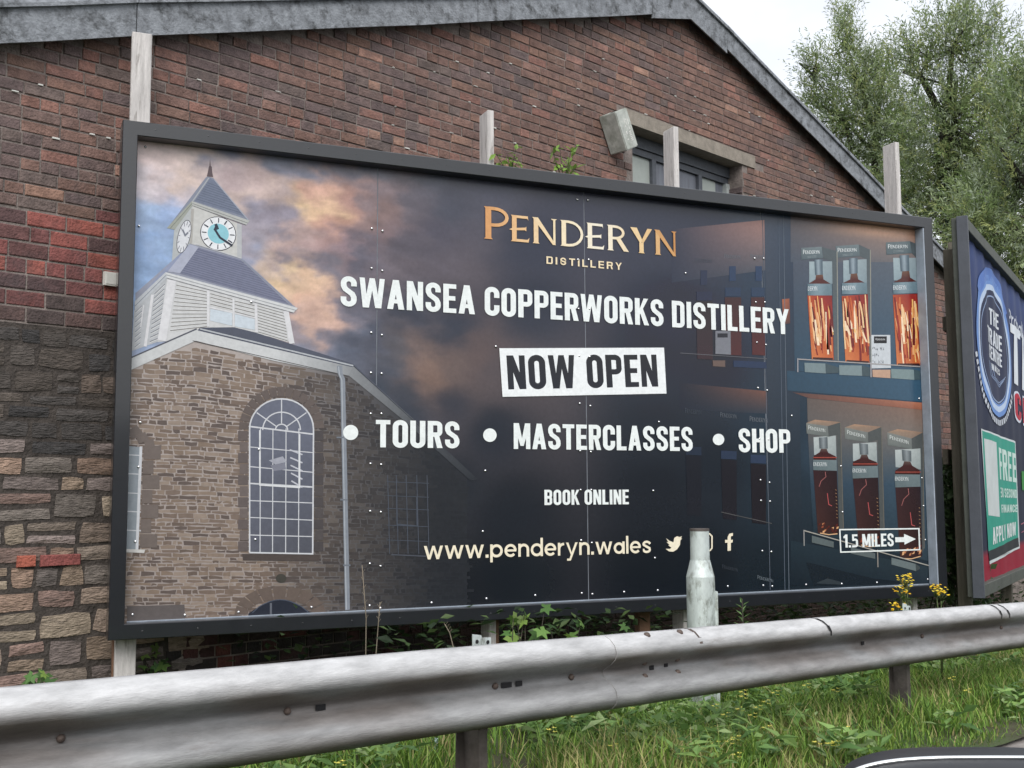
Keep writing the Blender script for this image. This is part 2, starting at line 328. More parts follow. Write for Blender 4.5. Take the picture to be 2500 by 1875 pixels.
for i, (c, z, L, h) in enumerate(bricks):
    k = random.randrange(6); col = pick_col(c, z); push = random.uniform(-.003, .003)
    if i in top:
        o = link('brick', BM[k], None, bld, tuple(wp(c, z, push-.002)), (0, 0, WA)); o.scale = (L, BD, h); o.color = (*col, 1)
    else:
        if c > 13.5 or c < -3.5: continue
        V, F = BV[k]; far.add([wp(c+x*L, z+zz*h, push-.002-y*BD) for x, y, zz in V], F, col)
link('brick_courses', far.build('brick_courses'), M_BRICK_A, bld, kind='stuff')
for i in range(12):                                              # brick returns of the right-hand jamb
    z = 3.08+i*.0757; L = .205 if i % 2 else .10; o_ = -(L/2+.004)
    if z+.066 > 4.2: break
    ob = link('brick', BM[i % 6], None, bld, tuple(wp(WIN[1]-.004, z+.033, o_)), (0, 0, WA-math.pi/2)); ob.scale = (L, .018, .0657); ob.color = (*lin(random.choice([(88, 76, 76), (96, 80, 76), (80, 72, 72)])), 1)
# ---- rubble stones, rows of uneven height
def stone_mesh(w, h, seed):
    r = random.Random(seed); nx, nz = 5, 4; V = []; F = []
    off = [(r.uniform(-.10, .10)*h, r.uniform(-.09, .09)*h) for _ in range(4)]
    for j in range(nz+1):
        for i in range(nx+1):
            u, v = (0, .05, .33, .66, .95, 1)[i], (0, .09, .5, .91, 1)[j]; x = (u-.5)*w; z = (v-.5)*h
            cu = min(u, 1-u); cv = min(v, 1-v); rnd = max(0, .22-cu)*max(0, .26-cv)*1.0
            x -= math.copysign(rnd*h*.9, u-.5); z -= math.copysign(rnd*h*.9, v-.5)
            q = (1-u)*(1-v), u*(1-v), u*v, (1-u)*v
            x += sum(q[k]*off[k][0] for k in range(4)); z += sum(q[k]*off[k][1] for k in range(4))
            edge = min(cu*w, cv*h); bul = min(edge/.03, 1)
            y = -.006-.007*bul+r.uniform(-.006, .006)*bul
            if cu == 0 or cv == 0: y = .03
            V.append((x+r.uniform(-.004, .004), y, z+r.uniform(-.004, .004)))
    for j in range(nz):
        for i in range(nx): a = j*(nx+1)+i; F.append((a, a+1, a+nx+2, a+nx+1))
    return mesh('stone', V, F, None, False)
mb = MB(); mb.box(wp(-.85, .5, -.008), (WU, WO, EZ), (1.35, .010, 1.225)); link('pointing', mb.build('pointing'), M_POINT, bld)
z = 1.70; row = 0; sd = 0
SC = [(140, 124, 112), (128, 116, 106), (146, 128, 112), (116, 108, 102), (128, 116, 112), (140, 118, 104), (110, 102, 98), (152, 138, 122), (134, 112, 104)]
DK = [(74, 70, 68), (82, 76, 72), (66, 64, 64), (92, 84, 78), (104, 92, 84)]
while z > -.75:
    h = random.choice([.065, .09, .12, .14, .17, .11]) if row else .10
    s = -1.9+random.uniform(-.15, .05); z += 0 if row else random.uniform(0, .01)
    while s < STONE_S:
        wd = random.uniform(.12, .36)*(1 if h > .08 else 1.25); zc = z-h/2
        red = (abs(zc-.31) < .06 and h < .125 and -.66 < s+wd/2 < -.34 and wd < .3)
        split = h > .13 and random.random() < .28
        for a, b in (((0, h*.46), (h*.54, h)) if split else ((0, h),)):
            hh = b-a; me = stone_mesh(wd-.007, hh-.007, sd); sd += 1; me.materials.append(M_STONE)
            o = link('stone', me, None, bld, tuple(wp(s+wd/2, z-(a+b)/2, -.002)), (0, 0, WA))
            pal = DK if random.random() < np.clip((zc-.8)/.4, 0, .95) else SC
            if zc < .1 and random.random() < .4: pal = SC[:3]
            c = (168, 84, 66) if red else random.choice(pal); o.color = (*lin(np.array(c)*random.uniform(.88, 1.14)), 1)
        s += wd
    z -= h; row += 1
for x, y, L in ((62, 1370, .105), (146, 1367, .235)):                 # stray red bricks bedded among the stones
    s, z = wsz(x, y); o = link('brick', BM[1], None, bld, tuple(wp(s, z, .001)), (0, 0, WA)); o.scale = (L, .042, .066); o.color = (*lin((164, 92, 76) if L < .2 else (140, 80, 76)), 1)
sp = MB(); r_ = random.Random(12)                                 # flecks of lime on the bed joints
for i in range(130):
    s = r_.uniform(-.7, 9.5); k = r_.randrange(1, 38); z = 2.405+k*.0757-.005
    if z > roof_z(s)-.3 or ov(s, z, .1, .05, WIN): continue
    w_ = r_.uniform(.006, .022); sp.box(wp(s, z, .012), (WU, WO, EZ), (w_, .006, r_.uniform(.002, .005)))
link('lime_flecks', sp.build('lime_flecks'), M_PLATE, bld, kind='stuff')
# ---- small things fixed to the wall
s, z = wsz(266, 683); mb = MB(); mb.box(wp(s, z, .025), (WU, WO, EZ), (.045, .012, .042)); mb.box(wp(s, z, .038), (WU, WO, EZ), (.036, .002, .033))
link('wall_plate', mb.build('wall_plate'), M_PLATE, label='small blank white plate fixed to the red brick beside the billboard frame', cat='plate')
def alarm_box():
    s, z = wsz(1507, 322, .10); c = wp(s, z, .115); t = math.radians(27)
    a = WU*math.cos(t)+np.array(EZ)*math.sin(t)*-1*-1; up = np.array(EZ)*math.cos(t)-WU*math.sin(t); a = np.cross(up, WO)*-1
    root = empty('alarm_box', tuple(c), 'tilted weathered grey alarm box hanging beside the gable window', 'alarm box')
    b = MB(); b.box(c, (a, WO, up), (.092, .10, .182)); me = b.build('housing')
    bm = bmesh.new(); bm.from_mesh(me); bmesh.ops.bevel(bm, geom=bm.edges[:], offset=.008, segments=2, affect='EDGES'); bm.to_mesh(me); bm.free()
    link('housing', me, M_ALARM, root)
    for k in range(4):
        b = MB(); b.box(c+up*.183+a*(-.03+k*.02)+WO*.01, (a, WO, up), (.006, .03-.004*k, .002)); link('vent_slot', b.build('vent_slot'), M_DARK, root)
    b = MB()                                                     # worn pale lettering, no longer readable
    for i, (x, y, w_, h_) in enumerate(((-.045, .06, .016, .05), (-.02, .085, .022, .012), (-.015, .05, .012, .03), (.005, .075, .012, .03), (.01, .03, .02, .012), (-.04, .0, .016, .022), (.02, -.03, .015, .03), (.03, -.09, .02, .014))):
        b.box(c+WO*.1005+a*x+up*y, (a, WO, up), (w_/2, .001, h_/2))
    for k in range(6): b.box(c+WO*.1005+a*-.03+up*(-.03-k*.016), (a, WO, up), (.016, .001, .005))
    link('worn_lettering', b.build('worn_lettering'), M_PLATE, root, kind='stuff')
    b = MB(); b.box(c-WO*.098, (a, WO, up), (.05, .017, .09)); link('bracket', b.build('bracket'), M_STEEL, root)
alarm_box()

# ------------------------------------------------------------------ lettering: own glyphs, strokes and polygons in a unit cap height
def arc(cx, cy, rx, ry, a0, a1, n=8): return [(cx+rx*math.cos(math.radians(a0+(a1-a0)*i/n)), cy+ry*math.sin(math.radians(a0+(a1-a0)*i/n))) for i in range(n+1)]
def ribbon(pts, wd, closed=False):
    P = [np.array(p, float) for p in pts]; P = [p for i, p in enumerate(P) if i == 0 or np.linalg.norm(p-P[i-1]) > 1e-6]
    if closed and np.linalg.norm(P[0]-P[-1]) < 1e-6: P = P[:-1]
    n = len(P); L = []; Rr = []
    for i in range(n):
        a = P[(i-1) % n] if (closed or i > 0) else None; b = P[(i+1) % n] if (closed or i < n-1) else None
        d0 = P[i]-a if a is not None else b-P[i]; d1 = b-P[i] if b is not None else d0
        d0 = d0/np.linalg.norm(d0); d1 = d1/np.linalg.norm(d1); t = d0+d1; t = t/np.linalg.norm(t); nn = np.array([-t[1], t[0]])
        k = wd/2/max(.5, nn@np.array([-d0[1], d0[0]])); L.append(P[i]+nn*k); Rr.append(P[i]-nn*k)
    return [[tuple(L[i]), tuple(L[(i+1) % n]), tuple(Rr[(i+1) % n]), tuple(Rr[i])] for i in range(n if closed else n-1)]
def rect(x0, y0, x1, y1): return [(x0, y0), (x1, y0), (x1, y1), (x0, y1)]
def cond(sv=.178, sh=.155, w=.485):
    G = {}; s = sv; r = (w-s)/2; m = w/2
    rr = lambda y0, y1: arc(w-s/2-r, y1-r, r, r, 0, 90)+arc(s/2+r, y1-r, r, r, 90, 180)+arc(s/2+r, y0+r, r, r, 180, 270)+arc(w-s/2-r, y0+r, r, r, 270, 360)
    O = rr(sh/2, 1-sh/2)
    G['O'] = G['0'] = (w, ribbon(O, s, True))
    G['C'] = (w-.01, ribbon([(w-s/2, .63)]+rr(sh/2, 1-sh/2)[0:]+[(w-s/2, .37)], s))
    G['U'] = (w, ribbon([(s/2, 1)]+arc(s/2+r, sh/2+r, r, r, 180, 270)+arc(w-s/2-r, sh/2+r, r, r, 270, 360)+[(w-s/2, 1)], s))
    bowl = lambda y0, y1, x0=0: ribbon([(x0, y1-sh/2)]+arc(w-s/2-.11, y1-sh/2-.11, .11, .11, 90, 0)+arc(w-s/2-.11, y0+sh/2+.11, .11, .11, 0, -90)+[(x0, y0+sh/2)], sh+.008)
    G['D'] = (w, [rect(0, 0, s, 1)]+bowl(0, 1)); G['P'] = (w-.01, [rect(0, 0, s, 1)]+bowl(.40, 1))
    G['B'] = (w, [rect(0, 0, s, 1)]+bowl(0, .58)+bowl(.44, 1))
    G['R'] = (w, [rect(0, 0, s, 1)]+bowl(.42, 1)+[[(w-s-.10, .46), (w-.12, .50), (w, 0), (w-s, 0)]])
    G['E'] = (w-.07, [rect(0, 0, s, 1), rect(s-.01, 1-sh, w-.07, 1), rect(s-.01, .43, w-.10, .43+sh), rect(s-.01, 0, w-.07, sh)])
    G['F'] = (w-.08, [rect(0, 0, s, 1), rect(s-.01, 1-sh, w-.08, 1), rect(s-.01, .42, w-.11, .42+sh)])
    G['L'] = (w-.09, [rect(0, 0, s, 1), rect(s-.01, 0, w-.09, sh)]); G['I'] = (s, [rect(0, 0, s, 1)])
    G['T'] = (w-.03, [rect(0, 1-sh, w-.03, 1), rect((w-.03-s)/2, 0, (w-.03+s)/2, 1-sh+.01)])
    G['H'] = (w+.01, [rect(0, 0, s, 1), rect(w+.01-s, 0, w+.01, 1), rect(s-.01, .43, w+.02-s, .43+sh)])
    n = w+.02; G['N'] = (n, [rect(0, 0, s*.92, 1), rect(n-s*.92, 0, n, 1), [(.01, 1), (s*1.05, 1), (n-.01, 0), (n-s*1.05, 0)]])
    G['A'] = (w+.04, [[(0, 0), (s, 0), (w/2+.02+s*.46, 1), (w/2+.02-s*.52, 1)], [(w+.04-s, 0), (w+.04, 0), (w/2+.02+s*.52, 1), (w/2+.02-s*.46, 1)], rect(.12, .2, w-.08, .2+sh*.9)])
    W_ = .76; q = s*.88; G['W'] = (W_, [[(0, 1), (q, 1), (.25, 0), (.25-q*.95, 0)], [(.13, 0), (.13+q, 0), (W_/2+q*.42, 1), (W_/2-q*.5, 1)], [(W_/2-q*.42, 1), (W_/2+q*.5, 1), (W_-.13, 0), (W_-.13-q, 0)], [(W_-q, 1), (W_, 1), (W_-.25+q*.95, 0), (W_-.25, 0)]])
    mm = .62; G['M'] = (mm, [rect(0, 0, s*.92, 1), rect(mm-s*.92, 0, mm, 1), [(.0, 1), (s*1.1, 1), (mm/2+.06, .12), (mm/2-.06, .12)], [(mm-s*1.1, 1), (mm, 1), (mm/2+.06, .12), (mm/2-.06, .12)]])
    G['K'] = (w+.02, [rect(0, 0, s, 1), [(s-.01, .36), (s-.01, .58), (w-s+.02, 1), (w+.01, 1)], [(.17, .53), (.28, .66), (w+.03, 0), (w-s+.03, 0)]])
    G['Y'] = (w+.04, [[(0, 1), (s, 1), (w/2+.02+s*.45, .42), (w/2+.02-s*.45, .42)], [(w+.04-s, 1), (w+.04, 1), (w/2+.02+s*.45, .42), (w/2+.02-s*.45, .42)], rect(w/2+.02-s/2, 0, w/2+.02+s/2, .44)])
    G['S'] = (w, ribbon([(w-s/2, .68), (w-s/2, 1-sh/2-r)]+arc(w-s/2-r, 1-sh/2-r, r, r, 0, 90, 5)[1:]+arc(s/2+r, 1-sh/2-r, r, r, 90, 180, 5)[1:]+[(s/2+.005, .68), (s/2+.05, .58), (w-s/2-.05, .42), (w-s/2-.005, .32)]+arc(w-s/2-r, sh/2+r, r, r, 0, -90, 5)+arc(s/2+r, sh/2+r, r, r, 270, 180, 5)[1:]+[(s/2, .32)], s*.95))
    G['1'] = (.30, [rect(.13, 0, .30, 1), [(0, .72), (.14, .72), (.14, .98), (0, .84)]])
    G['3'] = (w-.02, bowl(.44, 1, .02)+bowl(0, .56, .02)); G['5'] = (w-.03, [rect(.02, 1-sh, w-.07, 1), rect(.02, .5, .02+s*.8, 1)]+ribbon([(.03, .56)]+arc(w-.03-s/2-.13, .60-.13, .13, .13, 90, 0)+arc(w-.03-s/2-.13, sh/2+.13, .13, .13, 0, -90)+[(.0, sh/2)], s*.9))
    G['.'] = (s, [rect(0, 0, s, s*.95)]); G[' '] = (.17, []); G["!"] = (s, [rect(0, .28, s, 1), rect(0, 0, s, .16)])
    return G
GC = cond()
def wide():                                                       # small geometric capitals
    G = cond(.19, .17, .72); G[' '] = (.3, []); return G
GWD = wide()
def lower(st=.2):                                                 # geometric lower case, x-height 1
    G = {}; h = st/2; ring = arc(.5, .5, .5-h, .5-h, 0, 360, 20)[:-1]
    w_ = lambda W_, s: [[(0, 1), (s, 1), (W_*.30+s*.3, 0), (W_*.30-s*.6, 0)], [(W_*.30-s*.6, 0), (W_*.30+s*.3, 0), (W_/2+s*.4, 1), (W_/2-s*.4, 1)], [(W_/2-s*.4, 1), (W_/2+s*.4, 1), (W_*.70+s*.6, 0), (W_*.70-s*.3, 0)], [(W_-s, 1), (W_, 1), (W_*.70+s*.6, 0), (W_*.70-s*.3, 0)]]
    G['w'] = (1.45, w_(1.45, .22)); G['.'] = (.24, [rect(0, 0, .24, .24)])
    G['p'] = (1.0, ribbon(ring, st, True)+[rect(0, -.36, st, 1)]); G['d'] = (1.0, ribbon(ring, st, True)+[rect(1-st, 0, 1, 1.42)])
    G['b'] = (1.0, ribbon(ring, st, True)+[rect(0, 0, st, 1.42)]); G['o'] = (1.0, ribbon(ring, st, True))
    G['a'] = (.96, ribbon(arc(.46, .46, .46-h, .46-h, 0, 360, 18)[:-1], st, True)+[rect(.96-st, 0, .96, .98)])
    G['e'] = (.98, ribbon(arc(.49, .5, .49-h, .5-h, 0, 318, 18), st)+[rect(st*.8, .42, .95, .42+st*.8)])
    G['n'] = (.88, [rect(0, 0, st, 1)]+ribbon([(st*.5, .55)]+arc(.44, .58, .44-h, .42-h, 170, 0, 10)+[(.88-h, 0)], st))
    G['r'] = (.55, [rect(0, 0, st, 1)]+ribbon([(st*.6, .5)]+arc(.52, .5, .42, .40, 170, 90, 5), st))
    G['y'] = (.98, [[(0, 1), (st, 1), (.55, 0), (.42, -.02)], [(.98-st, 1), (.98, 1), (.40, -.4), (.22, -.4)], rect(.08, -.42, .38, -.25)])
    G['l'] = (st, [rect(0, 0, st, 1.42)])
    G['s'] = (.76, ribbon([(.70, .74)]+arc(.38, .74, .28, .17, 20, 180, 7)+[(.12, .66), (.64, .38)]+arc(.38, .26, .28, .17, 20, -180, 8)+[(.04, .26)], st*.92))
    G['P'] = (.9, [rect(0, 0, st, 1.4)]+ribbon([(0, 1.3)]+arc(.5, .98, .3, .32, 90, -90, 8)+[(0, .66)], st)); G[' '] = (.4, [])
    return G
GL = lower()
def serif():
    G = {}; s = .17; fl = .04
    stem = lambda x, y0=0, y1=1: [[(x-fl, y0), (x+s+fl, y0), (x+s, y0+.05), (x, y0+.05)], rect(x, y0+.05, x+s, y1-.05), [(x, y1-.05), (x+s, y1-.05), (x+s+fl, y1), (x-fl, y1)]]
    bowl = lambda y0, y1, rx: ribbon([(s*.5, y1-.045)]+arc(s+.10, (y0+y1)/2, rx, (y1-y0)/2-.045, 90, -90, 10)+[(s*.5, y0+.045)], .10)
    G['P'] = (.62, stem(0)+bowl(.40, 1, .36)); G['D'] = (.80, stem(0)+bowl(0, 1, .50))
    G['R'] = (.72, stem(0)+bowl(.45, 1, .32)+[[(.30, .47), (.46, .52), (.80, 0), (.60, 0)]])
    G['E'] = (.60, stem(0)+[[(s, .90), (.56, .90), (.59, .84), (.58, 1), (s, 1)], [(-.10, .44), (.0, .50), (.48, .56), (.52, .60), (.52, .42), (.46, .46), (.0, .41)], [(s, 0), (.60, 0), (.63, .18), (.56, .10), (s, .10)]])
    G['N'] = (.84, stem(0)[:2]+[rect(.72, .03, .80, .95), [(.68, .95), (.72, .95), (.80, .95), (.86, 1), (.64, 1)], [(-.05, 1), (.16, 1), (.82, 0), (.70, 0)]])
    G['Y'] = (.78, stem(.31, 0, .47)[:2]+[[(-.04, 1), (.22, 1), (.46, .46), (.34, .40)], [(.64, 1), (.82, 1), (.80, .95), (.47, .40), (.38, .46)]])
    G[' '] = (.3, []); return G
GS = serif()
def layout(G, txt, gap=.075, caps=None):
    out = []; x = 0; maxx = 0
    for i, ch in enumerate(txt):
        wd, polys = G[ch]; k = 1 if caps is None or i == 0 else caps
        out += [[(x+p[0]*k, p[1]*k) for p in pl] for pl in polys]; x += wd*k; maxx = x; x += gap
    return out, maxx

# ------------------------------------------------------------------ print: shapes laid out from photo pixels onto the board's own plane, in thin layers
class Print:
    def __init__(s, P0, nrm, origin, u):
        s.P0 = np.array(P0, float); s.n = np.array(nrm, float); s.o = np.array(origin, float); s.u = np.array(u, float); s.meshes = {}; s.cnt = 0
    def uv(s, x, y): h = hit(x, y, s.P0, s.n); return np.array([np.dot(h-s.o, s.u), h[2]])
    def world(s, q, off): return s.o*np.array([1, 1, 0])+s.u*q[0]+np.array([0, 0, q[1]])-s.n*off
    def put(s, name, Q, F, c, layer):
        s.cnt += 1; off = .0005*layer+(s.cnt % 40)*1e-5
        c = np.array([unveil(k, q[1]) for k, q in zip(c if np.ndim(c) == 2 else [c]*len(Q), Q)])
        s.meshes.setdefault(name, MB()).add([s.world(q, off) for q in Q], F, c)
    def poly(s, name, pts, col, layer, fade=None):
        Q = [s.uv(*p) for p in pts]; s.polyq(name, Q, col, layer)
    def polyq(s, name, Q, col, layer):
        c = [lin(k)*PK for k in col] if np.ndim(col) == 2 else lin(col)*PK
        tri = tessellate_polygon([[Vector((q[0], q[1], 0)) for q in Q]]) if len(Q) > 3 else [tuple(range(3))]
        s.put(name, Q, [tuple(t) for t in tri], c, layer)
    def grad(s, name, q4, c4, layer, n=8, fn=None):               # bilinear coloured quad
        V = []; C = []; F = []
        q = [np.array(k, float) for k in q4]; c = [np.array(k, float) for k in c4]
        for j in range(n+1):
            for i in range(n+1):
                a, b = i/n, j/n; p = (q[0]*(1-a)+q[1]*a)*(1-b)+(q[3]*(1-a)+q[2]*a)*b; k = (c[0]*(1-a)+c[1]*a)*(1-b)+(c[3]*(1-a)+c[2]*a)*b
                if fn: k = fn(p, a, b, k)
                V.append(s.uv(*p)); C.append(lin(np.clip(k, 0, 255))*PK)
        for j in range(n):
            for i in range(n): t = j*(n+1)+i; F.append((t, t+1, t+n+2, t+n+1))
        s.put(name, V, F, C, layer)
    def line(s, name, pts, wd, col, layer, closed=False):
        for pl in ribbon(pts, wd, closed): s.poly(name, pl, col, layer)
    def ell(s, name, cx, cy, rx, ry, rot, col, layer, n=28):
        c, d = math.cos(math.radians(rot)), math.sin(math.radians(rot))
        s.poly(name, [(cx+rx*math.cos(t)*c-ry*math.sin(t)*d, cy+rx*math.cos(t)*d+ry*math.sin(t)*c) for t in [2*math.pi*k/n for k in range(n)]], col, layer)
    def text(s, name, G, txt, tl, br, col, layer, gap=.075, caps=None, colfn=None, slant=0):
        """text between the pixel points tl (top left of the first capital) and br (bottom right), level on the board"""
        a, b = s.uv(*tl), s.uv(*br); polys, wd = layout(G, txt, gap, caps)
        x0, x1 = a[0], b[0]; zb = s.uv(tl[0], 2*0+br[1])[1] if False else None
        return polys, wd, a, b
    def textq(s, name, G, txt, quad, col, layer, gap=.075, caps=None, colfn=None, h=1.0):
        """quad in pixels: top left, top right, bottom right, bottom left of the capital height"""
        q = [s.uv(*k) for k in quad]; polys, wd = layout(G, txt, gap, caps)
        for pl in polys:
            Q = []
            for x, y in pl:
                a, b = x/wd, 1-y/h; Q.append((q[0]*(1-a)+q[1]*a)*(1-b)+(q[3]*(1-a)+q[2]*a)*b)
            c = colfn(np.mean([p[0] for p in pl])/wd) if colfn else col
            s.polyq(name, Q, c, layer)
    def emit(s, parent, mt=None):
        for k, b in s.meshes.items(): link(k, b.build(k), mt or M_PRINT, parent)
PK = .86
def unveil(c, z):                                                  # the photograph's colours hold a sheen of reflected sky; take it off the ink
    v = .036*np.clip((np.asarray(z)-.7)/1.4, 0, 1)
    c = np.asarray(c, float); return np.maximum(c-(v[..., None] if np.ndim(v) else v), c*.25)

# ------------------------------------------------------------------ main billboard
BW, BH, FT, YP = 6.10, 2.8692, .0876, .10
bb = empty('billboard', (3.05, .2, -.62), 'large grey-framed distillery billboard with printed clock tower and bottle shelves', 'billboard')
def rail_mitre(pts_in, pts_out, y0, y1):
    V = [(p[0], y, p[1]) for y in (y0, y1) for p in (*pts_in, *pts_out[::-1])]
    b = MB(); b.add(V, [(0, 1, 2, 3), (7, 6, 5, 4), (0, 4, 5, 1), (1, 5, 6, 2), (2, 6, 7, 3), (3, 7, 4, 0)])
    me = b.build('frame_rail'); bm = bmesh.new(); bm.from_mesh(me); bmesh.ops.recalc_face_normals(bm, faces=bm.faces)
    bmesh.ops.bevel(bm, geom=[e for e in bm.edges if e.calc_length() > 1], offset=.004, segments=1, affect='EDGES'); bm.to_mesh(me); bm.free(); return me
I = [(0, 0), (BW, 0), (BW, BH), (0, BH)]; O = [(-FT, -FT), (BW+FT, -FT), (BW+FT, BH+FT), (-FT, BH+FT)]
for k in range(4):
    g = .0008; a, b = k, (k+1) % 4
    link('frame_rail', rail_mitre((I[a], I[b]), (O[a], O[b]), 0, .155), M_FRAME, bb)
mb = MB(); mb.box((BW-.006, .05, BH/2), (EX, EY, EZ), (.0055, .044, BH/2-.002)); link('lit_face_strip', mb.build('lit_face_strip'), M_LIT_FACE, bb)  # frame's inner side lit by the sky, that light put in as pale colour
mb = MB(); mb.box((BW/2, YP-.004, .0035), (EX, EY, EZ), (BW/2-.02, .003, .003)); link('lit_face_strip', mb.build('lit_face_strip'), M_LIT_FACE, bb)  # lit top face of the bottom rail, its brightness painted as a pale line
mb = MB(); mb.box((BW/2, YP+.030, BH/2), (EX, EY, EZ), (BW/2+.03, .008, BH/2+.03)); link('backing_board', mb.build('backing_board'), M_TIMBER_OLD, bb)
PR = Print((0, YP, 0), (0, 1, 0), (0, YP, 0), (1, 0, 0))
SEAM = [PR.uv(919, 950)[0], PR.uv(1431, 950)[0], PR.uv(1868, 950)[0]]
# colours of the printed sky, read off at points of the photograph
SK = [(345, 350, 226, 206, 206), (400, 345, 232, 210, 205), (480, 370, 226, 206, 200), (545, 366, 136, 142, 164), (620, 405, 205, 182, 180), (700, 385, 130, 136, 156), (800, 380, 122, 128, 148), (350, 450, 216, 206, 212), (440, 440, 228, 206, 196), (350, 530, 160, 185, 220), (400, 540, 152, 176, 216), (345, 600, 146, 176, 220), (340, 700, 150, 178, 218), (400, 480, 205, 195, 205),
 (560, 450, 190, 170, 172), (610, 480, 206, 186, 180), (640, 462, 200, 178, 172), (740, 500, 238, 206, 164), (700, 530, 132, 128, 146), (650, 520, 150, 150, 170), (690, 560, 140, 138, 156), (780, 525, 238, 202, 164), (770, 470, 215, 170, 155), (840, 480, 188, 148, 138), (700, 600, 208, 178, 168), (640, 590, 170, 165, 178), (620, 640, 135, 148, 178), (760, 600, 188, 162, 160), (800, 600, 170, 140, 140), (850, 600, 148, 128, 138), (820, 560, 205, 160, 140),
 (680, 690, 234, 204, 164), (740, 690, 232, 196, 164), (780, 720, 230, 190, 164), (720, 740, 228, 184, 160), (650, 660, 215, 190, 170), (720, 645, 116, 120, 140), (800, 650, 108, 112, 130), (820, 700, 110, 114, 132), (830, 770, 104, 110, 130), (760, 785, 218, 182, 164), (790, 770, 214, 176, 160), (720, 790, 150, 145, 158), (730, 850, 120, 132, 156), (800, 850, 108, 118, 140), (860, 850, 92, 100, 118), (900, 470, 140, 125, 130), (930, 520, 142, 120, 118), (950, 560, 130, 112, 116), (1000, 480, 108, 104, 114), (900, 620, 98, 98, 112), (870, 720, 92, 96, 112), (1000, 600, 98, 94, 104), (1060, 560, 88, 86, 98), (1100, 500, 84, 86, 98), (1050, 410, 94, 98, 112), (900, 405, 118, 122, 138), (1200, 430, 90, 92, 106),
 (1400, 500, 76, 78, 91), (1300, 600, 68, 71, 84), (1300, 750, 60, 64, 76), (1000, 750, 68, 72, 85), (1100, 800, 60, 65, 78), (900, 800, 78, 84, 100), (1000, 880, 120, 102, 98), (1040, 900, 134, 110, 100), (1060, 930, 128, 104, 94), (1100, 905, 106, 92, 90), (1160, 880, 100, 86, 86), (1200, 900, 88, 80, 84), (970, 860, 92, 92, 100), (940, 890, 74, 80, 94), (1000, 960, 62, 68, 80), (1000, 1010, 56, 62, 75), (1100, 980, 52, 56, 68), (920, 960, 62, 70, 84), (900, 1050, 54, 58, 70), (1200, 1050, 40, 45, 56), (1100, 1180, 37, 42, 51), (1250, 1250, 30, 35, 44), (1250, 1400, 23, 29, 37), (1100, 1440, 26, 30, 37), (1000, 1400, 34, 36, 40), (950, 1460, 34, 36, 40), (1600, 560, 72, 75, 88), (1600, 900, 44, 50, 62), (1600, 1050, 36, 42, 52), (1600, 1200, 28, 33, 42), (1600, 1400, 21, 27, 35), (1700, 1400, 20, 27, 36), (1700, 600, 70, 73, 86), (1650, 750, 54, 58, 71), (1740, 900, 42, 48, 60), (1740, 1150, 30, 37, 47),
 (1900, 540, 84, 92, 106), (1900, 640, 62, 74, 90), (1920, 800, 50, 66, 82), (1920, 900, 42, 58, 72), (1920, 1050, 38, 54, 68), (1920, 1200, 34, 48, 60), (1900, 1400, 25, 35, 44), (2050, 1400, 30, 42, 52), (2200, 1400, 34, 46, 56), (2020, 1100, 48, 66, 82), (2200, 1150, 56, 74, 90), (2000, 800, 56, 74, 92), (2200, 800, 62, 84, 104), (2080, 700, 70, 84, 100), (2220, 650, 110, 116, 122), (2000, 1330, 34, 46, 56), (700, 1200, 60, 58, 58), (500, 1300, 90, 82, 78), (350, 1400, 100, 92, 88), (700, 1480, 50, 48, 50), (550, 760, 150, 160, 180), (450, 620, 150, 175, 210)]
SKP = np.array(SK, float)
def sky_col(px):
    x = px[:, 0]; y = px[:, 1]; amp = 60*np.clip((1350-x)/500, .12, 1)*np.clip((1150-y)/300, .15, 1)
    wx = x+amp*2.3*(NF1.fbm((x+.5*y)/75+3, (y-.3*x)/34+1, 7)-.5); wy = y+amp*1.9*(NF2.fbm((x+.5*y)/75+8, (y-.3*x)/34+5, 7)-.5)
    acc = np.zeros((len(x), 3)); ws = np.zeros(len(x))
    for sx, sy, *c in SK:
        d2 = (wx-sx)**2+(wy-sy)**2; wt = 1/(d2+1000)**2.0; acc += wt[:, None]*lin(c)[None]; ws += wt
    c = acc/ws[:, None]; c = c.mean(1, keepdims=True)*.04+c*.96; t = NF3.fbm((x+.5*y)/46+20, (y-.3*x)/18+11, 6)-.5
    return c*(1+.65*(t*np.clip((1250-x)/400, .05, 1)*np.clip((1100-y)/300, 0.1, 1))[:, None])
edges = [0, *SEAM, BW]
for k in range(4):
    x0, x1 = edges[k]+.003, edges[k+1]-.003; nx = int((x1-x0)/.0125); nzz = int(BH/.0125)
    X, Z = np.meshgrid(np.linspace(x0, x1, nx+1), np.linspace(-.01, BH+.01, nzz+1), indexing='ij')
    V = np.c_[X.ravel(), np.full(X.size, YP), Z.ravel()]; C = unveil(sky_col(topx(V)[:, :2]), V[:, 2])*PK
    idx = np.arange(X.size).reshape(X.shape); F = np.stack([idx[:-1, :-1], idx[1:, :-1], idx[1:, 1:], idx[:-1, 1:]], -1).reshape(-1, 4)
    n0 = len(V); V = np.vstack([V, [(x, y, z) for y in (YP, YP+.02) for x, z in ((x0, -.01), (x1, -.01), (x1, BH+.01), (x0, BH+.01))]]); C = np.vstack([C, np.full((8, 3), .45)])
    F = F.tolist()+[[n0+a, n0+b, n0+4+b, n0+4+a] for a, b in ((0, 1), (1, 2), (2, 3), (3, 0))]+[[n0+7, n0+6, n0+5, n0+4]]
    link('panel', mesh('panel', V, F, C), M_PRINT, bb)
for k, xs in enumerate(SEAM):
    mb = MB(); mb.box((xs, YP+.004, BH/2), (EX, EY, EZ), (.0022, .003, BH/2)); link('joint_strip', mb.build('joint_strip'), M_JOINT, bb)
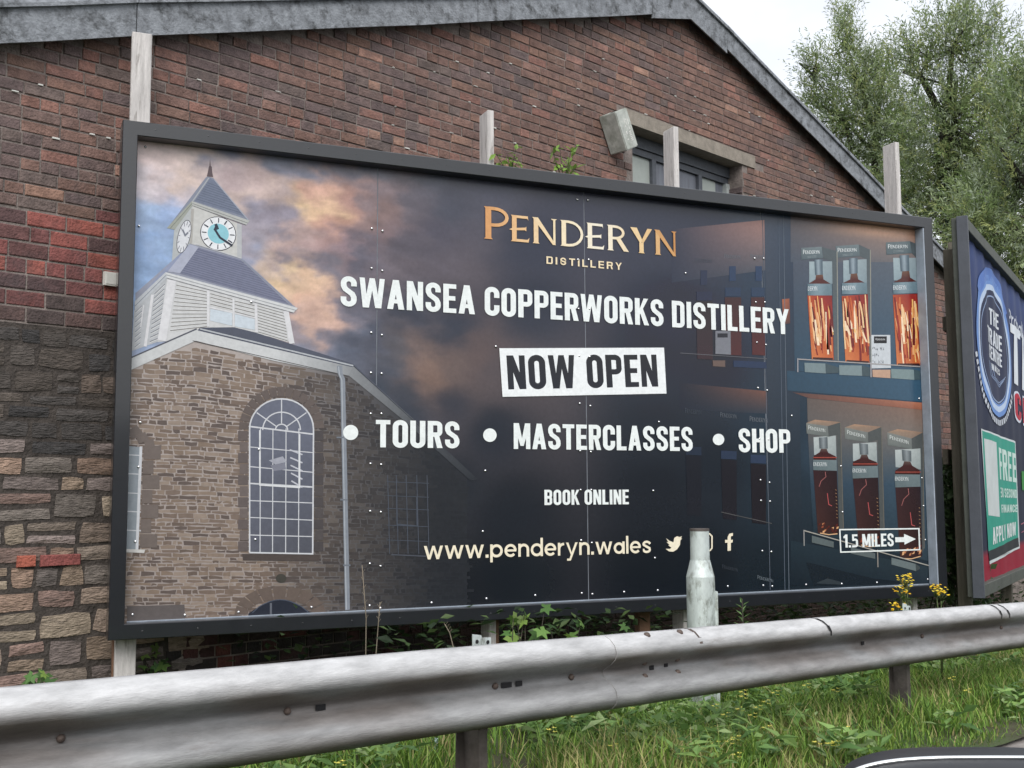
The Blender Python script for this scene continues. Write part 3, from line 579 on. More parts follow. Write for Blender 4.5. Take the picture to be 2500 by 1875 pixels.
# rivets
rv = MB(); vv = []; ff = []
for j in range(4):
    a = j/3*math.pi/2
    for i in range(10): vv.append((.0085*math.cos(a)*math.cos(i*.62832), -.006*math.sin(a), .0085*math.cos(a)*math.sin(i*.62832)))
for j in range(3):
    for i in range(10): ff.append((j*10+i, j*10+(i+1) % 10, (j+1)*10+(i+1) % 10, (j+1)*10+i))
RM = mesh('rivet', vv, ff, None, True); RM.materials.append(M_RIVET)
RV = []
for xs, ys, dl, dr in ((919, (418, 558, 655, 812, 910, 1010, 1132, 1248, 1376, 1478), 14, 12), (1428, (487, 634, 754, 869, 985, 1101, 1196, 1319, 1448), 14, 12), (1861, (524, 631, 738, 836, 947, 1071, 1172, 1222, 1345, 1429), 11, 11)):
    for y in ys:
        cx = xs+(y-950)*{919: -.006, 1428: .011, 1861: .026}[xs]; RV += [(cx-dl, y), (cx+dr, y+random.choice((0, 2, 6)))]
RV += [(323, 1500), (451, 1501), (582, 1494), (760, 1482), (1053, 1471), (1187, 1461), (1306, 1453), (1523, 1445), (1605, 1441), (1776, 1431), (1967, 1427), (2054, 1425), (2140, 1422), (2264, 1414), (355, 359), (536, 370), (698, 386), (1059, 431), (1193, 448), (1294, 457), (1588, 493), (1730, 508), (2006, 537), (2117, 548), (2222, 562), (1210, 846), (1608, 1030), (1184, 1149), (1594, 1198), (1178, 1297), (1598, 1362), (613, 737), (1673, 667), (339, 552), (342, 1031), (338, 1140), (330, 1322), (623, 1317), (632, 1097), (2243, 973), (1932, 1015), (2052, 1138), (2056, 1250), (2250, 1167), (2254, 1235), (2258, 1318)]
for x, y in RV:
    q = PR.uv(x, y)
    if .02 < q[0] < BW-.02 and .015 < q[1] < BH-.03: link('rivet', RM, None, bb, (q[0], YP-.0052, q[1]))
for k in range(20):                                              # dimpled nail heads in the frame rails
    x = .1+k*.31
    for z in (BH+FT*.55, -FT*.5):
        o = link('nail', RM, None, bb, (x, .0005, z)); o.scale = (.75, .3, .5); o.material_slots[0].link = 'OBJECT'; o.material_slots[0].material = M_FRAME
# timber posts behind the board
def post(x0, x1, y0, y1, ztop, mt=M_TIMBER):
    b = MB(); zg = float(ground_z((x0+x1)/2, .2))-.35; b.box(((x0+x1)/2, (y0+y1)/2, (ztop+zg)/2), (EX, EY, EZ), ((x1-x0)/2, (y1-y0)/2, (ztop-zg)/2))
    me = b.build('post'); bm = bmesh.new(); bm.from_mesh(me); bmesh.ops.bevel(bm, geom=bm.edges[:], offset=.004, segments=1, affect='EDGES'); bm.to_mesh(me); bm.free()
    link('post', me, mt, bb)
def hx(x, y, Y): return hit(x, y, (0, Y, 0), (0, 1, 0))
for (xl, yl), (xf, yf), (xr, yr) in (((1173, 293), (1190, 268), (1206, 268)), ((1613, 330), (1644, 308), (1654, 309)), ((2143, 366), (2185, 346), (2192, 350))):
    a, b = hx(xf, yf, .16), hx(xr, yr, .16); post(a[0], max(b[0], a[0]+.045), .16, .16+.15, a[2])
a, b = hx(323, 76, .16), hx(372, 82, .16); post(a[0], b[0], .16, .21, a[2])
for x in (275, 1187, 1560): a = hx(x, 1560, .22); post(a[0], a[0]+.09, .21, .28, -.02, M_TIMBER_RED)

# ---- printed picture: clock tower and stone distillery
T = 'printed_tower'
def K(x0, y0, sc):
    return lambda *pts: [(x0+x/sc, y0+y/sc) for x, y in pts]
a = K(300, 300, 2.765)
def P_(pts, col, ly, nm=T): PR.poly(nm, pts, col, ly)
P_(a((588, 240), (593, 290), (600, 297), (603, 330), (609, 366), (566, 362), (574, 330), (580, 297), (584, 290)), (104, 92, 96), 2)
P_(a((560, 368), (575, 362), (610, 372), (632, 398), (815, 628), (850, 660), (465, 532), (300, 710)), (140, 146, 162), 1)     # upper roof
P_(a((590, 372), (630, 398), (820, 632), (485, 528)), (122, 130, 150), 2)
for k in range(9):
    t = .2+k*.088; l_ = (590-105*t, 372+156*t); r_ = (612+208*t, 385+247*t); PR.line(T, a(l_, r_), .8, (92, 98, 116), 3)
PR.line(T, a((618, 385), (845, 655)), 2.6, (168, 174, 188), 4); PR.line(T, a((580, 372), (470, 530)), 3, (176, 180, 188), 4)
P_(a((465, 528), (856, 660), (832, 690), (470, 560)), (186, 188, 186), 3); PR.line(T, a((470, 545), (842, 676)), 1.1, (128, 128, 128), 4); PR.line(T, a((470, 560), (832, 690)), 1.3, (112, 112, 116), 4)
P_(a((465, 528), (470, 560), (350, 722), (296, 710)), (164, 168, 160), 3); PR.line(T, a((466, 545), (320, 712)), 1.2, (118, 122, 116), 4)
P_(a((470, 560), (800, 688), (800, 915), (640, 865), (452, 815)), (204, 204, 202), 2)                                        # clock stage
P_(a((470, 560), (452, 815), (330, 940), (346, 724)), (186, 190, 192), 2)
P_(a((770, 676), (802, 688), (802, 915), (772, 905)), (188, 190, 194), 3); P_(a((460, 580), (480, 580), (468, 815), (450, 815)), (178, 176, 172), 3)
ce = a((643, 748))[0]
PR.ell(T, *ce, 44.8, 41, 28, (70, 70, 80), 4); PR.ell(T, *ce, 43, 39.2, 28, (236, 238, 242), 5); PR.ell(T, *ce, 26.5, 24, 28, (150, 205, 218), 6)
for k in range(12):
    t = 2*math.pi*k/12+.1; c28, s28 = math.cos(math.radians(28)), math.sin(math.radians(28))
    f_ = lambda r: (ce[0]+44*r*math.cos(t)*c28-40*r*math.sin(t)*s28, ce[1]+44*r*math.cos(t)*s28+40*r*math.sin(t)*c28)
    PR.line(T, [f_(.66), f_(.93)], 2.2 if k % 3 else 3, (66, 70, 82), 7)
PR.line(T, a((632, 690), (620, 720), (655, 775), (738, 830)), 5.2, (58, 68, 80), 8); PR.line(T, a((625, 683), (640, 720)), 7, (64, 78, 88), 8)
c2 = a((412, 768))[0]; PR.ell(T, *c2, 15.5, 42, 14, (96, 96, 104), 4); PR.ell(T, *c2, 14, 40, 14, (222, 224, 230), 5)
for k in range(12):
    t = 2*math.pi*k/12; c_, s_ = math.cos(.24), math.sin(.24); f_ = lambda r: (c2[0]+14*r*math.cos(t)*c_-40*r*math.sin(t)*s_, c2[1]+14*r*math.cos(t)*s_+40*r*math.sin(t)*c_)
    PR.line(T, [f_(.7), f_(.95)], 1.4, (110, 112, 124), 6)
PR.line(T, a((402, 720), (420, 760), (440, 740)), 4, (130, 134, 146), 7)
P_(a((455, 815), (500, 815), (800, 912), (1135, 1222), (1180, 1252), (300, 1012), (85, 1215), (85, 1150), (320, 942)), (156, 160, 176), 1)   # lower roof
P_(a((500, 840), (795, 925), (1120, 1225), (385, 1018)), (128, 132, 154), 3)
for k in range(13):
    t = .06+k*.073; PR.line(T, a((500-115*t, 840+178*t), (795+325*t, 925+300*t)), .9, (96, 100, 124), 4)
PR.line(T, a((800, 915), (1140, 1228)), 3, (150, 156, 176), 5); PR.line(T, a((490, 818), (800, 915)), 2, (200, 202, 208), 5)
P_(a((450, 820), (512, 838), (385, 1015), (302, 1004)), (178, 182, 200), 4); P_(a((325, 940), (450, 822), (302, 1004), (88, 1205)), (150, 158, 184), 2)
P_(a((288, 1008), (1182, 1250), (1150, 1282), (298, 1046)), (214, 216, 218), 5); PR.line(T, a((292, 1026), (1168, 1266)), 1.4, (150, 152, 158), 6); PR.line(T, a((298, 1048), (1150, 1282)), 1.3, (128, 128, 134), 6)
P_(a((288, 1008), (298, 1046), (80, 1262), (80, 1205)), (196, 200, 206), 5); PR.line(T, a((290, 1030), (80, 1238)), 1.6, (140, 146, 156), 6)
P_(a((298, 1046), (1112, 1270), (1160, 1490), (980, 1440), (235, 1478)), (210, 211, 213), 2)                                # louvre stage
P_(a((298, 1046), (235, 1478), (60, 1540), (76, 1265)), (190, 193, 198), 2)
def slats(x0, x1, yt0, yt1, yb0, yb1, n, dark=(138, 136, 134), ly=3):
    for k in range(n):
        t = (k+.55)/n; PR.line(T, a((x0(t), yt0+(yb0-yt0)*t), (x1(t), yt1+(yb1-yt1)*t)), 1.9, dark, ly); PR.line(T, a((x0(t), yt0+(yb0-yt0)*t+6.5), (x1(t), yt1+(yb1-yt1)*t+6.5)), 1.5, (226, 226, 226), ly)
slats(lambda t: 362-45*t, lambda t: 568-2*t, 1080, 1130, 1415, 1385, 12); slats(lambda t: 590, lambda t: 738, 1140, 1180, 1235, 1270, 4); slats(lambda t: 755, lambda t: 888, 1190, 1220, 1285, 1320, 4)
slats(lambda t: 908+6*t, lambda t: 1088+24*t, 1225, 1275, 1420, 1480, 10); slats(lambda t: 215-35*t, lambda t: 285-40*t, 1140, 1070, 1490, 1465, 12, (128, 132, 140)); slats(lambda t: 84-4*t, lambda t: 130-14*t, 1260, 1215, 1530, 1500, 8, (140, 146, 156))
P_(a((590, 1255), (738, 1285), (738, 1370), (588, 1335)), (206, 216, 226), 4); P_(a((755, 1290), (890, 1325), (890, 1398), (755, 1375)), (206, 216, 226), 4)
for pts, wd in ((((575, 1130), (575, 1375)), 6), (((745, 1185), (748, 1385)), 4), (((897, 1220), (902, 1415)), 6), (((582, 1245), (900, 1318)), 3), (((330, 1062), (262, 1470)), 21), (((1100, 1270), (1140, 1490)), 13), (((200, 1160), (150, 1510)), 7), (((140, 1230), (120, 1380)), 3)):
    PR.line(T, a(*pts), wd, (222, 222, 226), 5)
# stone wall of the printed building
b = K(0, 600, 2.592)
def fade(x, y): return np.clip((x-640)/420, 0, 1)**.8*np.clip(1.0, 0, 1)
bgd = np.array((36, 40, 47.))
def fd(col, x, y): t = float(fade(x, y))*.93; g = np.array(col, float); return tuple(g*(1-t)+bgd*t)
wall_top = lambda x: 886-(x-322)*.352 if x < 478 else (831+(x-478)*.211 if x < 862 else 914+(x-862)*.86)
XS = list(range(300, 1160, 20))
for x0, x1 in zip(XS[:-1], XS[1:]):
    q = [(x0, wall_top(x0)), (x1, wall_top(x1)), (x1, 1520), (x0, 1530)]
    PR.grad(T, q, [fd((178, 168, 164), x0, 900), fd((178, 168, 164), x1, 900), fd((158, 148, 144), x1, 1500), fd((158, 148, 144), x0, 1500)], 1, 2)
rs = random.Random(5); y = 838.
while y < 1520:
    hgt = rs.uniform(6.5, 12.5); x = 296+rs.uniform(-20, 0); tt = (y-838)/680
    while x < 1130:
        wd = rs.uniform(12, 44)*(1 if x < 800 else .8); slope = .16*(1-tt)**1.4-.015*tt
        yy = lambda X, Y: Y+slope*(X-478)*(.35 if X < 478 else 1)
        x0, x1 = x+1.6, x+wd-1.2; ya, yb = y+1.2, y+hgt-.9
        if min(yy(x0, ya), yy(x1, ya)) > max(wall_top(x0), wall_top(x1))+6:
            g = rs.choice([(122, 107, 98), (110, 97, 90), (134, 118, 106), (142, 126, 114), (102, 91, 87), (126, 111, 102), (152, 137, 126)]); j = lambda: rs.uniform(-1.6, 1.6)
            P_([(x0+j(), yy(x0, ya)+j()), ((x0+x1)/2, yy((x0+x1)/2, ya)+j()), (x1+j(), yy(x1, ya)+j()), (x1+j(), yy(x1, yb)+j()), ((x0+x1)/2, yy((x0+x1)/2, yb)+j()), (x0+j(), yy(x0, yb)+j())], fd(g, x, y), 2)
        x += wd
    y += hgt
# fascia, gutter, slate roof beside the tower
P_([(488, 800), (571, 799), (620, 811), (862, 888), (1166, 1170), (1150, 1172), (850, 905), (478, 812)], (88, 92, 106), 6)
FAS = [((300, 884), (478, 806), (478, 832), (300, 912)), ((478, 806), (670, 852), (664, 880), (478, 832)), ((670, 852), (862, 897), (850, 918), (664, 880)), ((862, 894), (1010, 1024), (992, 1032), (850, 916)), ((1010, 1024), (1166, 1170), (1146, 1172), (992, 1032))]
for k, q in enumerate(FAS): P_(list(q), [fd((206, 208, 210), p[0]-130+k*18, p[1]) for p in q], 7)
PR.line(T, [(488, 803), (862, 893)], 3.4, (186, 190, 196), 8); PR.line(T, [(862, 893), (1100, 1110)], 2, (64, 68, 76), 8); PR.line(T, [(300, 882), (480, 803)], 3.5, (96, 98, 108), 8); PR.line(T, [(470, 832), (850, 918)], 1.6, (84, 80, 80), 8)
# arched window
wx0, wx1, wtop, wspr, wbot = 607, 763, 972, 1048, 1349; wc = (wx0+wx1)/2+2; rw = (wx1-wx0)/2
ringp = lambda r, cy, n=18: [(wc+r*math.cos(math.pi*(1-k/n)), cy-r*.95*math.sin(math.pi*(1-k/n))) for k in range(n+1)]
for k in range(15):
    t0, t1 = math.pi*(1-k/15), math.pi*(1-(k+.88)/15); f_ = lambda t, r: (wc+r*math.cos(t), wspr-r*math.sin(t))
    P_([f_(t0, rw+2), f_(t0, rw+26), f_(t1, rw+26), f_(t1, rw+2)], fd((104, 94, 91), 600, 900), 6)
for k in range(11):
    for sx, w_ in ((wx0-26, 24), (wx1+2, 24)):
        yy0 = 1052+k*27; P_([(sx+(4 if k % 2 else 0), yy0), (sx+w_, yy0), (sx+w_, yy0+24), (sx+(4 if k % 2 else 0), yy0+24)], fd(((104, 95, 94), (114, 104, 102))[k % 2], sx, 900), 6)
P_([(wx0-16, 1352), (wx1+18, 1354), (wx1+16, 1370), (wx0-14, 1368)], (84, 76, 74), 6)
gl = ringp(rw, wspr)
P_([(wx0+3, wbot)]+gl+[(wx1, wbot+3)], [(98, 100, 112)]+[(108, 112, 128)]*len(gl)+[(86, 88, 98)], 7)
FRC = (212, 214, 220)
PR.line(T, [(wx0+2, wbot), *gl, (wx1, wbot+3), (wx0+2, wbot)], 3.6, FRC, 9); PR.line(T, ringp(46, 1050), 3, FRC, 9); PR.line(T, ringp(15, 1050, 10), 3, FRC, 9)
for t in (35, 90, 145): PR.line(T, [(wc+16*math.cos(math.radians(t)), 1050-16*math.sin(math.radians(t))), (wc+74*math.cos(math.radians(t)), 1050-74*math.sin(math.radians(t)))], 2.6, FRC, 9)
for xx in (635.5, 666, 698, 729.5): PR.line(T, [(xx, 1046), (xx-1, wbot+2)], 2.2, FRC, 8)
for yl, yr in ((1041, 1060), (1091, 1105), (1139, 1153), (1180, 1189), (1222, 1228), (1263, 1270), (1306, 1310)): PR.line(T, [(wx0, yl), (wx1, yr)], 2.2 if yl not in (1041, 1180) else 3.6, FRC, 8)
PR.line(T, [(634, 1050), (634, 1184), (731, 1190), (731, 1060)], 3.6, (224, 226, 230), 9)
for k in range(5): PR.line(T, [(707+k*1, 1098+k*19), (738, 1110+k*20)], 3.4, (200, 202, 212), 8)
P_([(656, 1124), (690, 1114), (700, 1128), (672, 1134)], (168, 170, 182), 8); P_([(660, 1136), (696, 1130), (698, 1146), (668, 1150)], (132, 134, 148), 8)
# left part-window, lower arch, faint right window, downpipe
P_([(306, 1088), (345, 1092), (336, 1342), (300, 1340)], (150, 158, 166), 6)
for yy in (1112, 1158, 1205, 1250, 1296): PR.line(T, [(304, yy-2), (344, yy)], 2.4, FRC, 7)
PR.line(T, [(344, 1090), (334, 1344)], 7, FRC, 8); P_([(304, 1340), (354, 1342), (352, 1350), (302, 1348)], (208, 206, 204), 8)
for k in range(7):
    yy0 = 1088+k*36; x0 = 350-k*1.4; P_([(x0, yy0), (x0+(26 if k % 2 else 42), yy0), (x0+(26 if k % 2 else 42), yy0+33), (x0, yy0+33)], (116, 106, 102), 6)
for k in range(4): P_([(312+k*20, 1052+k*13), (334+k*20, 1038+k*16), (350+k*14, 1058+k*16), (322+k*16, 1072+k*12)], (116, 106, 102), 6)
arch2 = [(606+156*k/12, 1498-34*math.sin(math.pi*k/12)) for k in range(13)]
for k in range(9):
    t0, t1 = math.pi*(1-k/9), math.pi*(1-(k+.9)/9); f_ = lambda t, r, ry: (684+r*math.cos(t), 1500-ry*math.sin(t)); P_([f_(t0, 80, 36), f_(t0, 112, 70), f_(t1, 112, 70), f_(t1, 80, 36)], (108, 96, 90), 6)
P_([(606, 1508), *arch2, (762, 1500)], (44, 48, 60), 7); PR.line(T, [(661, 1472), (661, 1505)], 5, (104, 108, 118), 8); PR.line(T, [(616, 1496), *arch2[2:-2], (752, 1494)], 2, (84, 92, 108), 8)
P_([(310, 1480), (450, 1476), (452, 1510), (310, 1518)], (100, 94, 94), 5)
PR.ell(T, 686, 1412, 13, 11, 0, (72, 70, 66), 5)
P_([(822, 893), (835, 893), (836, 912), (842, 925), (854, 1488), (842, 1490), (830, 926), (824, 912)], (140, 146, 156), 9); PR.line(T, [(826, 895), (828, 914), (834, 928), (845, 1488)], 2.4, (176, 182, 190), 10)
for yy, xx in ((1068, 829), (1220, 838), (1380, 845)): PR.line(T, [(xx-8, yy), (xx+10, yy)], 4, (120, 126, 136), 10)
for xx in (946, 967, 991, 1017, 1042): PR.line(T, [(xx, 1160), (xx+5, 1352)], 1.8, (82, 88, 100), 6)
for yy in (1176, 1210, 1241, 1282, 1318): PR.line(T, [(944, yy), (1047, yy+4)], 1.6, (78, 84, 96), 6)
PR.line(T, [(968, 1212), (969, 1280), (1018, 1284), (1017, 1214)], 3, (76, 82, 94), 7); PR.line(T, [(955, 1354), (1040, 1358)], 3, (82, 86, 96), 7)

# ---- printed shelves with bottles
T = 'printed_shelves'
PR.grad(T, [(1640, 560), (1866, 537), (1868, 660), (1640, 690)], [(74, 76, 88), (176, 138, 130), (96, 98, 106), (68, 72, 85)], 1, 10, lambda p, u, v, k: k)
PR.grad(T, [(1660, 935), (1872, 955), (1874, 1010), (1660, 1000)], [(48, 52, 62), (122, 86, 76), (60, 66, 76), (40, 46, 58)], 1, 8)
PR.grad(T, [(1866, 500), (1945, 512), (1960, 1440), (1880, 1445)], [(88, 95, 108), (76, 86, 102), (27, 38, 47), (22, 32, 41)], 1, 8)
PR.grad(T, [(1930, 515), (2262, 558), (2264, 640), (1930, 640)], [(112, 104, 106), (206, 166, 146), (128, 122, 122), (88, 96, 108)], 2, 16, lambda p, u, v, k: k+np.array((100, 70, 46))*math.exp(-((u-.62)/.34)**2-((v-.20)/.16)**2))
PR.grad(T, [(1936, 640), (2262, 640), (2264, 930), (1940, 905)], [(90, 96, 108), (104, 112, 122), (70, 96, 118), (60, 82, 100)], 2, 8)
PR.grad(T, [(1921, 905), (2262, 928), (2264, 982), (1922, 953)], [(58, 80, 98), (70, 98, 120), (66, 94, 116), (56, 78, 96)], 3, 6)
PR.grad(T, [(1935, 958), (2262, 984), (2264, 1002), (1975, 972)], [(96, 74, 70), (186, 122, 96), (160, 104, 84), (110, 82, 76)], 3, 6)
PR.grad(T, [(1970, 972), (2262, 1002), (2264, 1060), (1972, 1050)], [(104, 94, 90), (138, 112, 100), (126, 118, 112), (98, 96, 96)], 3, 8)
PR.grad(T, [(1972, 1050), (2262, 1060), (2266, 1180), (1978, 1180)], [(98, 96, 96), (126, 118, 112), (64, 84, 100), (54, 72, 88)], 3, 8)
PR.grad(T, [(1978, 1180), (2266, 1180), (2274, 1372), (1985, 1300)], [(52, 70, 86), (62, 84, 102), (50, 66, 76), (38, 52, 62)], 3, 6)
PR.grad(T, [(1930, 1320), (2272, 1385), (2276, 1424), (1930, 1430)], [(38, 52, 62), (44, 58, 66), (36, 48, 58), (26, 36, 46)], 3, 6)
P_([(1968, 1372), (2130, 1412), (2240, 1424), (1985, 1430)], (27, 36, 45), 4); P_([(1990, 1424), (2020, 1412), (2050, 1420), (2060, 1428)], (54, 62, 68), 5)
for pts, c in ((((1861, 512), (1880, 1440)), (96, 104, 116)), (((1900, 512), (1908, 1000), (1916, 1440)), (92, 102, 116)), (((1912, 514), (1919, 1000), (1926, 1440)), (104, 114, 126))):
    PR.line(T, pts, 1.5, c, 4)
u1 = K(1850, 500, 3.318); u2 = K(1850, 950, 3.318)
def streaks(nm, q, base, hi, n, seed, ly):
    r = random.Random(seed); q = [np.array(k) for k in q]
    for k in range(n):
        a0 = r.uniform(.02, .93); a1 = np.clip(a0+r.uniform(-.06, .14), 0, .95); w_ = r.uniform(.03, .11); b0, b1 = sorted((r.uniform(0, .7), r.uniform(.3, 1.))); b1 = max(b1, b0+.15)
        f_ = lambda u, v: tuple((q[0]*(1-u)+q[1]*u)*(1-v)+(q[3]*(1-u)+q[2]*u)*v)
        c = np.array(r.choice(hi)); am = (a0+a1)/2+r.uniform(-.03, .03); bm_ = (b0+b1)/2
        PR.poly(nm, [f_(a0, b0), f_(a0+w_*.6, b0), f_(am+w_, bm_), f_(a1+w_, min(b1, 1)), f_(a1, min(b1, 1)), f_(am, bm_)], tuple(c), ly)
HI = [(232, 172, 122), (214, 130, 86), (160, 70, 50), (244, 204, 158), (132, 46, 38), (252, 228, 196), (204, 112, 74), (114, 38, 32), (240, 190, 120)]
def bottle_hi(K_, front, side, back, cap, neck, label, body, txt, seed):
    P_(K_(*back), [(168, 184, 190), (150, 164, 170), (136, 152, 160), (150, 168, 176)], 5); P_(K_(*side), (96, 104, 108), 5); PR.line(T, K_(side[-1], side[-2]) if False else K_(side[1], side[2]), 2.4, (150, 150, 142), 6)
    P_(K_(*front), [(116, 128, 132), (126, 138, 142), (104, 116, 122), (96, 108, 114)], 6)
    P_(K_(*neck), [(120, 92, 80), (120, 92, 80)]+[(96, 54, 42)]*(len(neck)-2), 7); x0, x1 = cap[0][0], cap[1][0]; y0, y1 = cap[0][1], cap[2][1]
    PR.grad(T, K_(*cap), [(92, 106, 116), (100, 114, 124), (96, 110, 120), (88, 102, 112)], 8, 6, lambda p, u, v, k: k+62*math.exp(-((u-.45)/.25)**2))
    PR.grad(T, K_(*body), [(186, 92, 62), (138, 52, 40), (196, 104, 66), (214, 132, 86)], 7, 6, None); streaks(T, K_(*body), 0, HI, 60, seed, 8)
    PR.line(T, K_((body[3][0]+8, body[3][1]-8), (body[2][0]-6, body[2][1]-8)), 4, (70, 24, 22), 9)
    PR.grad(T, K_(*label), [(104, 124, 134), (118, 138, 148), (112, 132, 142), (100, 120, 130)], 9, 6, lambda p, u, v, k: k+30*math.exp(-((u-.4)/.3)**2))
    q = K_(*label); PR.textq(T, GS, txt, [(q[0][0]+1, q[0][1]+7), (q[0][0]+1+len(txt)*4.6, q[0][1]+6), (q[0][0]+1+len(txt)*4.6, q[0][1]+17), (q[0][0]+1, q[0][1]+17)], (226, 232, 236), 10, .14)
    f_ = K_(*front); w_ = f_[1][0]-f_[0][0]; PR.textq(T, GS, 'PENDERYN', [(f_[0][0]+w_*.09, f_[0][1]+5+(f_[1][1]-f_[0][1])*.1), (f_[1][0]-w_*.09, f_[1][1]+7-(f_[1][1]-f_[0][1])*.1), (f_[1][0]-w_*.09, f_[1][1]+17), (f_[0][0]+w_*.09, f_[0][1]+15+(f_[1][1]-f_[0][1])*.1)], (232, 238, 240), 8, .12, .82)
    for k in (21, 24): PR.line(T, [(f_[0][0]+w_*.3, f_[0][1]+k), (f_[0][0]+w_*.74, f_[0][1]+k+(f_[1][1]-f_[0][1])*.6)], .8, (150, 162, 166), 8)
bottle_hi(u1, [(350, 350), (515, 340), (525, 432), (350, 446)], [(515, 340), (640, 378), (650, 1262), (616, 1262), (600, 460), (525, 432)], [(415, 460), (602, 458), (606, 640), (415, 640)], [(455, 446), (522, 442), (525, 566), (462, 570)], [(470, 568), (524, 566), (530, 605), (592, 642), (404, 642), (465, 605)], [(400, 640), (596, 640), (600, 735), (400, 735)], [(400, 735), (600, 735), (612, 1256), (436, 1250)], 'DERYN', 1)
bottle_hi(u1, [(628, 335), (815, 322), (825, 416), (635, 430)], [(815, 322), (910, 365), (916, 1290), (888, 1282), (880, 440), (825, 416)], [(690, 452), (880, 440), (884, 640), (692, 640)], [(735, 435), (806, 430), (807, 556), (740, 560)], [(752, 558), (802, 556), (812, 605), (872, 635), (680, 638), (746, 605)], [(678, 635), (880, 630), (885, 722), (678, 726)], [(678, 740), (890, 725), (902, 1282), (708, 1272)], 'ENDERYN', 2)
bottle_hi(u1, [(1035, 305), (1230, 295), (1245, 392), (1040, 405)], [(1230, 295), (1284, 318), (1308, 1300), (1300, 1300), (1284, 430), (1245, 392)], [(1095, 430), (1284, 430), (1290, 622), (1100, 612)], [(1145, 410), (1222, 408), (1226, 536), (1155, 540)], [(1168, 538), (1224, 536), (1232, 590), (1284, 622), (1096, 628), (1160, 595)], [(1090, 632), (1288, 622), (1294, 716), (1095, 722)], [(1092, 730), (1302, 720), (1314, 1300), (1124, 1300)], 'ENDERYN', 3)
P_(u1((917, 1055), (1070, 1055), (1075, 1322), (920, 1326)), (206, 212, 218), 8); P_(u1((938, 1066), (1042, 1066), (1042, 1122), (938, 1122)), (24, 28, 36), 9)
PR.textq(T, GS, 'PENDERYN', u1((952, 1082), (1028, 1082), (1028, 1098), (952, 1098)), (230, 232, 236), 10, .12, .82)
for txt, y, x1 in (('RICH OAK', 1150, 1022), ('70CL', 1205, 985), ('46 ABV', 1258, 1022)):
    pts = []; r = random.Random(y)                                # handwriting: thin pen strokes
    x = 925
    for ch in txt:
        if ch != ' ':
            for _ in range(2): PR.line(T, u1((x+r.uniform(0, 3), y+r.uniform(0, 30)), (x+r.uniform(4, 10), y+r.uniform(0, 30)), (x+r.uniform(0, 9), y+r.uniform(8, 32))), .8, (60, 64, 76), 9)
        x += (x1-925)/len(txt)
P_(u1((925, 1336), (1072, 1336), (1072, 1405), (928, 1395)), (196, 162, 140), 8)
for q, c in (([(375, 1280), (545, 1286), (548, 1366), (378, 1355)], (126, 142, 146)), ([(548, 1286), (655, 1320), (652, 1362), (548, 1366)], (78, 92, 98)), ([(655, 1300), (840, 1302), (842, 1386), (658, 1378)], (130, 146, 150)), ([(842, 1302), (905, 1320), (905, 1390), (842, 1386)], (78, 92, 98)), ([(1075, 1330), (1262, 1336), (1265, 1418), (1080, 1405)], (130, 148, 150)), ([(1264, 1336), (1312, 1345), (1314, 1418), (1265, 1418)], (80, 96, 102))): P_(u1(*q), c, 8)
PR.line(T, u1((315, 1250), (1312, 1312)), 2.6, (170, 166, 166), 11); PR.line(T, u1((320, 1244), (320, 1356)), 3.4, (150, 150, 156), 11); PR.line(T, u1((912, 1274), (914, 1398)), 3.4, (160, 158, 162), 11)
P_(u1((195, 765), (255, 760), (262, 960), (205, 970)), [(176, 112, 88), (150, 96, 80), (90, 72, 72), (110, 82, 78)], 4)
